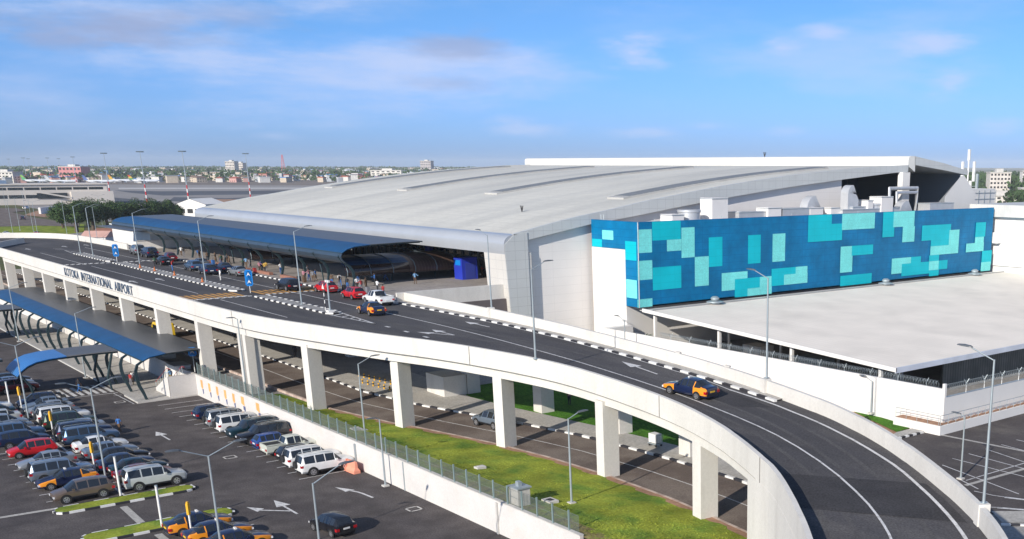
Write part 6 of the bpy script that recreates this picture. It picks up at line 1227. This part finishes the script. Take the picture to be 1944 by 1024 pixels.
# ================================================================== DISTANT CITY
rnd = random.Random(11)
cam2 = Vector((0, 0, 26)); FWD = Vector(CAMR[2]); RGT = Vector(CAMR[0]); fh = Vector((FWD.x, FWD.y, 0)).normalized(); rh = Vector((RGT.x, RGT.y, 0)).normalized()
def at_bearing(t, dist): v = (fh + rh * t); v.normalize(); return v * dist          # t = tangent of the bearing from the view axis
def house_mesh(w, d, h, wall, roofc, kind):
    b = MB(); b.box(-w / 2, w / 2, -d / 2, d / 2, -.4, h, pm('house_wall_%s' % wall, {'w': (.6, .58, .55), 'c': (.5, .42, .33), 'p': (.5, .28, .25), 'g': (.35, .37, .4), 'b': (.2, .35, .5)}[wall], .85))
    rm = pm('house_roof_%s' % roofc, {'r': (.35, .1, .07), 'b': (.08, .2, .42), 'w': (.6, .6, .6), 'n': (.18, .12, .09), 'g': (.25, .27, .3)}[roofc], .8)
    if kind == 'hip': b.add([(-w / 2 - .6, -d / 2 - .6, h), (w / 2 + .6, -d / 2 - .6, h), (w / 2 + .6, d / 2 + .6, h), (-w / 2 - .6, d / 2 + .6, h), (-w / 4, 0, h + d * .22), (w / 4, 0, h + d * .22)], [(0, 1, 5, 4), (1, 2, 5), (2, 3, 4, 5), (3, 0, 4), (3, 2, 1, 0)], rm)
    else: b.box(-w / 2 - .3, w / 2 + .3, -d / 2 - .3, d / 2 + .3, h, h + .6, rm)
    for k in range(int(w // 4)):
        for z in range(int(h // 3.2)): x = -w / 2 + 1.4 + k * 4; [b.box(x, x + 1.5, y0, y0 + .08, z * 3.2 + 1, z * 3.2 + 2.4, M_black) for y0 in (-d / 2 - .06, d / 2 - .02)]
    o = b.build('distant_house'); return o
HV = [((14, 10, 6, 'w', 'r', 'hip'), 'white house with a red hipped roof in the distant city'), ((16, 12, 7, 'c', 'n', 'hip'), 'cream house with a brown hipped roof in the distant city'), ((22, 12, 10, 'w', 'w', 'flat'), 'white flat roofed block in the distant city'), ((34, 20, 8, 'g', 'b', 'hip'), 'large grey shed with a blue roof in the distant city'), ((14, 11, 6, 'p', 'r', 'hip'), 'pink house with a red roof in the distant city'), ((26, 16, 13, 'c', 'g', 'flat'), 'cream flat roofed apartment block in the distant city'), ((18, 12, 6, 'w', 'b', 'hip'), 'white house with a blue roof in the distant city'), ((40, 22, 9, 'w', 'w', 'hip'), 'long white warehouse in the distant city')]
HM = [house_mesh(*a) for a, _ in HV]; cnt = 0
hp = []
for i in range(262):
    t = rnd.uniform(-.72, -.17); dist = 1880 + 2900 * rnd.random() ** 1.3
    if t > -.42: dist = max(dist, 2050)
    hp.append((t, dist))
for i, (t, dist) in enumerate(hp):
    k = rnd.choices(range(8), (6, 5, 4, 1, 3, 2, 3, 1))[0]; first = HM[k].get('label') is None
    o = HM[k] if first else link(HM[k].copy()); p = at_bearing(t, dist); o.location = (p.x, p.y, -.3); o.rotation_euler = (0, 0, rnd.uniform(0, 3.14)); s_ = .8 + dist / 9000; o.scale = (s_, s_, s_)
    tag(o, HV[k][1], 'house', 'distant houses: ' + HV[k][1])
for o in HM:
    if o.get('label') is None: bpy.data.objects.remove(o)
def block(t, dist, w, d, h, label, col=(.55, .5, .45), rows=5, rz=.7):
    p = at_bearing(t, dist); q = thing('tower_block', label, 'building', (p.x, p.y, -.3), rz); b = MB(); b.box(-w / 2, w / 2, -d / 2, d / 2, 0, h, pm('block_wall_%.2f' % col[0], col, .85)); b.build('wall', q)
    b = MB(); b.box(-w / 2 - .5, w / 2 + .5, -d / 2 - .5, d / 2 + .5, h, h + 1, M_conc2); b.box(-w / 6, w / 6, -d / 4, d / 4, h + 1, h + 4, M_conc2); b.build('roof', q)
    fr = Vector((math.sin(rz), -math.cos(rz), 0)); sgn = -1 if fr.dot(p) < 0 else 1; w0 = None
    for r_ in range(rows):
        for k in range(6):
            if w0 is None: b = MB(); b.box(0, w * .55 / 6, -.15, .15, 0, h / rows * .45, M_black); w0 = b.build('window', q); o = w0
            else: o = link(w0.copy()); o.parent = q
            o.location = (-w / 2 + w * (k + .2) / 6, sgn * d / 2, h * (r_ + .35) / rows)
px = lambda x: (x - 1375) / 2039 / math.cos(R(16.76))*.957
block(px(66), 1900, 34, 20, 15, 'pale block with a dark roof end on the skyline near the left edge', (.6, .57, .52), 4); block(px(190), 2150, 40, 22, 22, 'red and pink building behind the airliner tails', (.5, .2, .2), 3); block(px(478), 3300, 26, 20, 34, 'pale tower block on the skyline behind the third mast'); block(px(495), 3350, 20, 18, 30, 'second pale tower block on the skyline beside the first'); block(px(833), 3600, 34, 24, 38, 'grey brown tower block on the skyline just left of the terminal ridge', (.42, .38, .38)); block(px(762), 2200, 60, 25, 16, 'wide pale block in front of the city beside the roof edge', (.6, .53, .45), 4)
block(px(1874), 1150, 21, 13, 20, 'five storey cream apartment block beyond the brown field', (.62, .57, .52), 5, .9); block(px(1924), 1250, 11, 9, 21, 'narrow white apartment block at the right edge beyond the trees', (.66, .63, .6), 6, .9); block(px(1880), 830, 26, 8, 5.5, 'low pink building at the edge of the brown field', (.6, .42, .36), 2, .9); block(px(1932), 1050, 18, 9, 7, 'low pale building among trees at the right edge', (.6, .55, .5), 2, .9)
# lattice tower on the skyline
lt = thing('lattice_tower', 'thin lattice transmitter tower on the city skyline', 'tower', tuple(at_bearing(px(571), 3300)) ); b = MB()
for sx_ in (-1, 1):
    for sy_ in (-1, 1): b.tube([(sx_ * 5, sy_ * 5, 0), (sx_ * .8, sy_ * .8, 52)], .5, M_red, 4)
for k in range(8): z = k * 6.5; w = 5 - 4.2 * k / 8; b.box(-w, w, -w, w, z, z + .6, M_wpaint)
b.build('frame', lt)
am = thing('antenna_mast', 'white antenna mast with panel aerials on the roof behind the blue facade', 'mast', (-136.3, 193.6, 17.5)); b = MB(); b.tube([(0, 0, 0), (0, 0, 10)], .16, M_wpaint, 8); b.tube([(-9, -4, 3.5), (-.1, 0, 7)], .05, M_greymet, 4); b.build('pole', am)
for dx, dy, z0, z1 in ((0, 0, 9.6, 11.8), (-1.0, -.6, 5.5, 9.4), (1.0, .6, 5.5, 9.4), (.5, .3, 3, 5.6), (1.5, 1.2, 2.0, 7.0)): b = MB(); b.box(dx - .25, dx + .25, dy - .18, dy + .18, z0, z1, M_wpaint if dx < 1.4 else M_greymet); b.tube([(0, 0, (z0 + z1) / 2), (dx, dy, (z0 + z1) / 2)], .05, M_greymet, 4); b.build('aerial_panel', am)
# mixed mass of trees and small roofs between the houses
b = MB(); rng = random.Random(5)
def clump(b, p, w, h, n=34):
    vs, fs = [], []
    for k in range(n):
        c = Vector((p.x + rng.gauss(0, w * .4), p.y + rng.gauss(0, w * .4), rng.uniform(.15, 1) ** .8 * h)); s_ = rng.uniform(.12, .26) * h; o = len(vs); a = rng.uniform(0, 3.1); u = Vector((math.cos(a), math.sin(a), rng.uniform(-.4, .4))) * s_; v = Vector((rng.uniform(-.5, .5), rng.uniform(-.5, .5), 1)) * s_ * .8
        vs += [c - u, c + v * .9, c + u, c - v]; fs.append((o, o + 1, o + 2, o + 3))
    b.add(vs, fs, M_leaf2)
for i in range(2600):
    t = rng.uniform(-.75, -.12); dist = 1880 + 4200 * rng.random(); clump(b, at_bearing(t, dist), rng.uniform(10, 26), rng.uniform(6, 12) * (1 + dist / 8000), 16)
for i in range(260): t = rng.uniform(.17, .36); clump(b, at_bearing(t, rng.uniform(1150, 2400)), rng.uniform(14, 30), rng.uniform(9, 17), 40)
for i in range(40): t = rng.uniform(.24, .36); clump(b, at_bearing(t, rng.uniform(800, 900)), 9, 8, 60)
stuff(b.build('city_trees'), 'mass of dark trees filling the distant city and skyline', 'trees')
b = MB()
for i in range(1500):
    t = rng.uniform(-.75, -.12); dist = 1850 + 4000 * rng.random(); p = at_bearing(t, dist); w = rng.uniform(7, 16); h = rng.uniform(4, 9) * (1 + dist / 9000); rz = rng.uniform(0, 3)
    b.box(p.x - w / 2, p.x + w / 2, p.y - w / 3, p.y + w / 3, -.3, h, MATS[rng.choice(('house_wall_w', 'house_wall_w', 'house_wall_c', 'house_wall_g', 'house_wall_p'))], rot=rz); b.box(p.x - w / 2 - .4, p.x + w / 2 + .4, p.y - w / 3 - .4, p.y + w / 3 + .4, h, h + 1.2, MATS[rng.choice(('house_roof_r', 'house_roof_n', 'house_roof_w', 'house_roof_b', 'house_roof_g'))], rot=rz)
stuff(b.build('city_roofs'), 'far mass of small roofs and walls of the city out to the horizon', 'houses')

# ---- short grass blades on the near lawns
b = MB(); rng = random.Random(9)
for i in range(14000):
    x = rng.uniform(-112, -50); y0, y1 = 38.9, lerp([(-116, 42.0), (-106, 42.9), (-96.2, 44.9), (-93.5, 45.8), (-83, 48.3), (-76, 49.3), (-68, 49.8), (-60, 49.7), (-50, 48.7)], x) - .3
    f = rng.random(); y = y0 + (y1 - y0) * f; z0 = 2.5; z = z0 + (zr((x, 0)) + .12 - z0) * f ** 1.2 - .02; a = rng.uniform(0, 6.3); s_ = rng.uniform(.04, .09); h = rng.uniform(.02, .06)
    b.add([(x - math.cos(a) * s_, y - math.sin(a) * s_, z), (x + math.cos(a) * s_, y + math.sin(a) * s_, z), (x + rng.uniform(-.05, .05), y + rng.uniform(-.05, .05), z + h)], [(0, 1, 2)], M_grass)
stuff(b.build('grass_tufts'), 'short green grass growing on the lawn below the viaduct', 'grass')

# ================================================================== AIR
if HAZE:
    hz = MB(); hz.box(-9000, 3000, -1500, 9500, -2, 75, pm('haze_air', (.5, .5, .5))); ho = hz.build('haze'); ho['kind'] = 'stuff'; ho['label'] = 'pale blue haze over the airfield and city'; ho['category'] = 'haze'
    hm = bpy.data.materials.new('haze_volume'); hm.use_nodes = True; n_ = hm.node_tree; [n_.nodes.remove(x) for x in list(n_.nodes) if x.type == 'BSDF_PRINCIPLED']; pv = n_.nodes.new('ShaderNodeVolumePrincipled'); pv.inputs['Color'].default_value = (.86, .93, 1, 1); pv.inputs['Density'].default_value = HAZE; pv.inputs['Anisotropy'].default_value = -.15
    out = [x for x in n_.nodes if x.type == 'OUTPUT_MATERIAL'][0]; n_.links.new(pv.outputs[0], out.inputs['Volume']); ho.data.materials.clear(); ho.data.materials.append(hm)
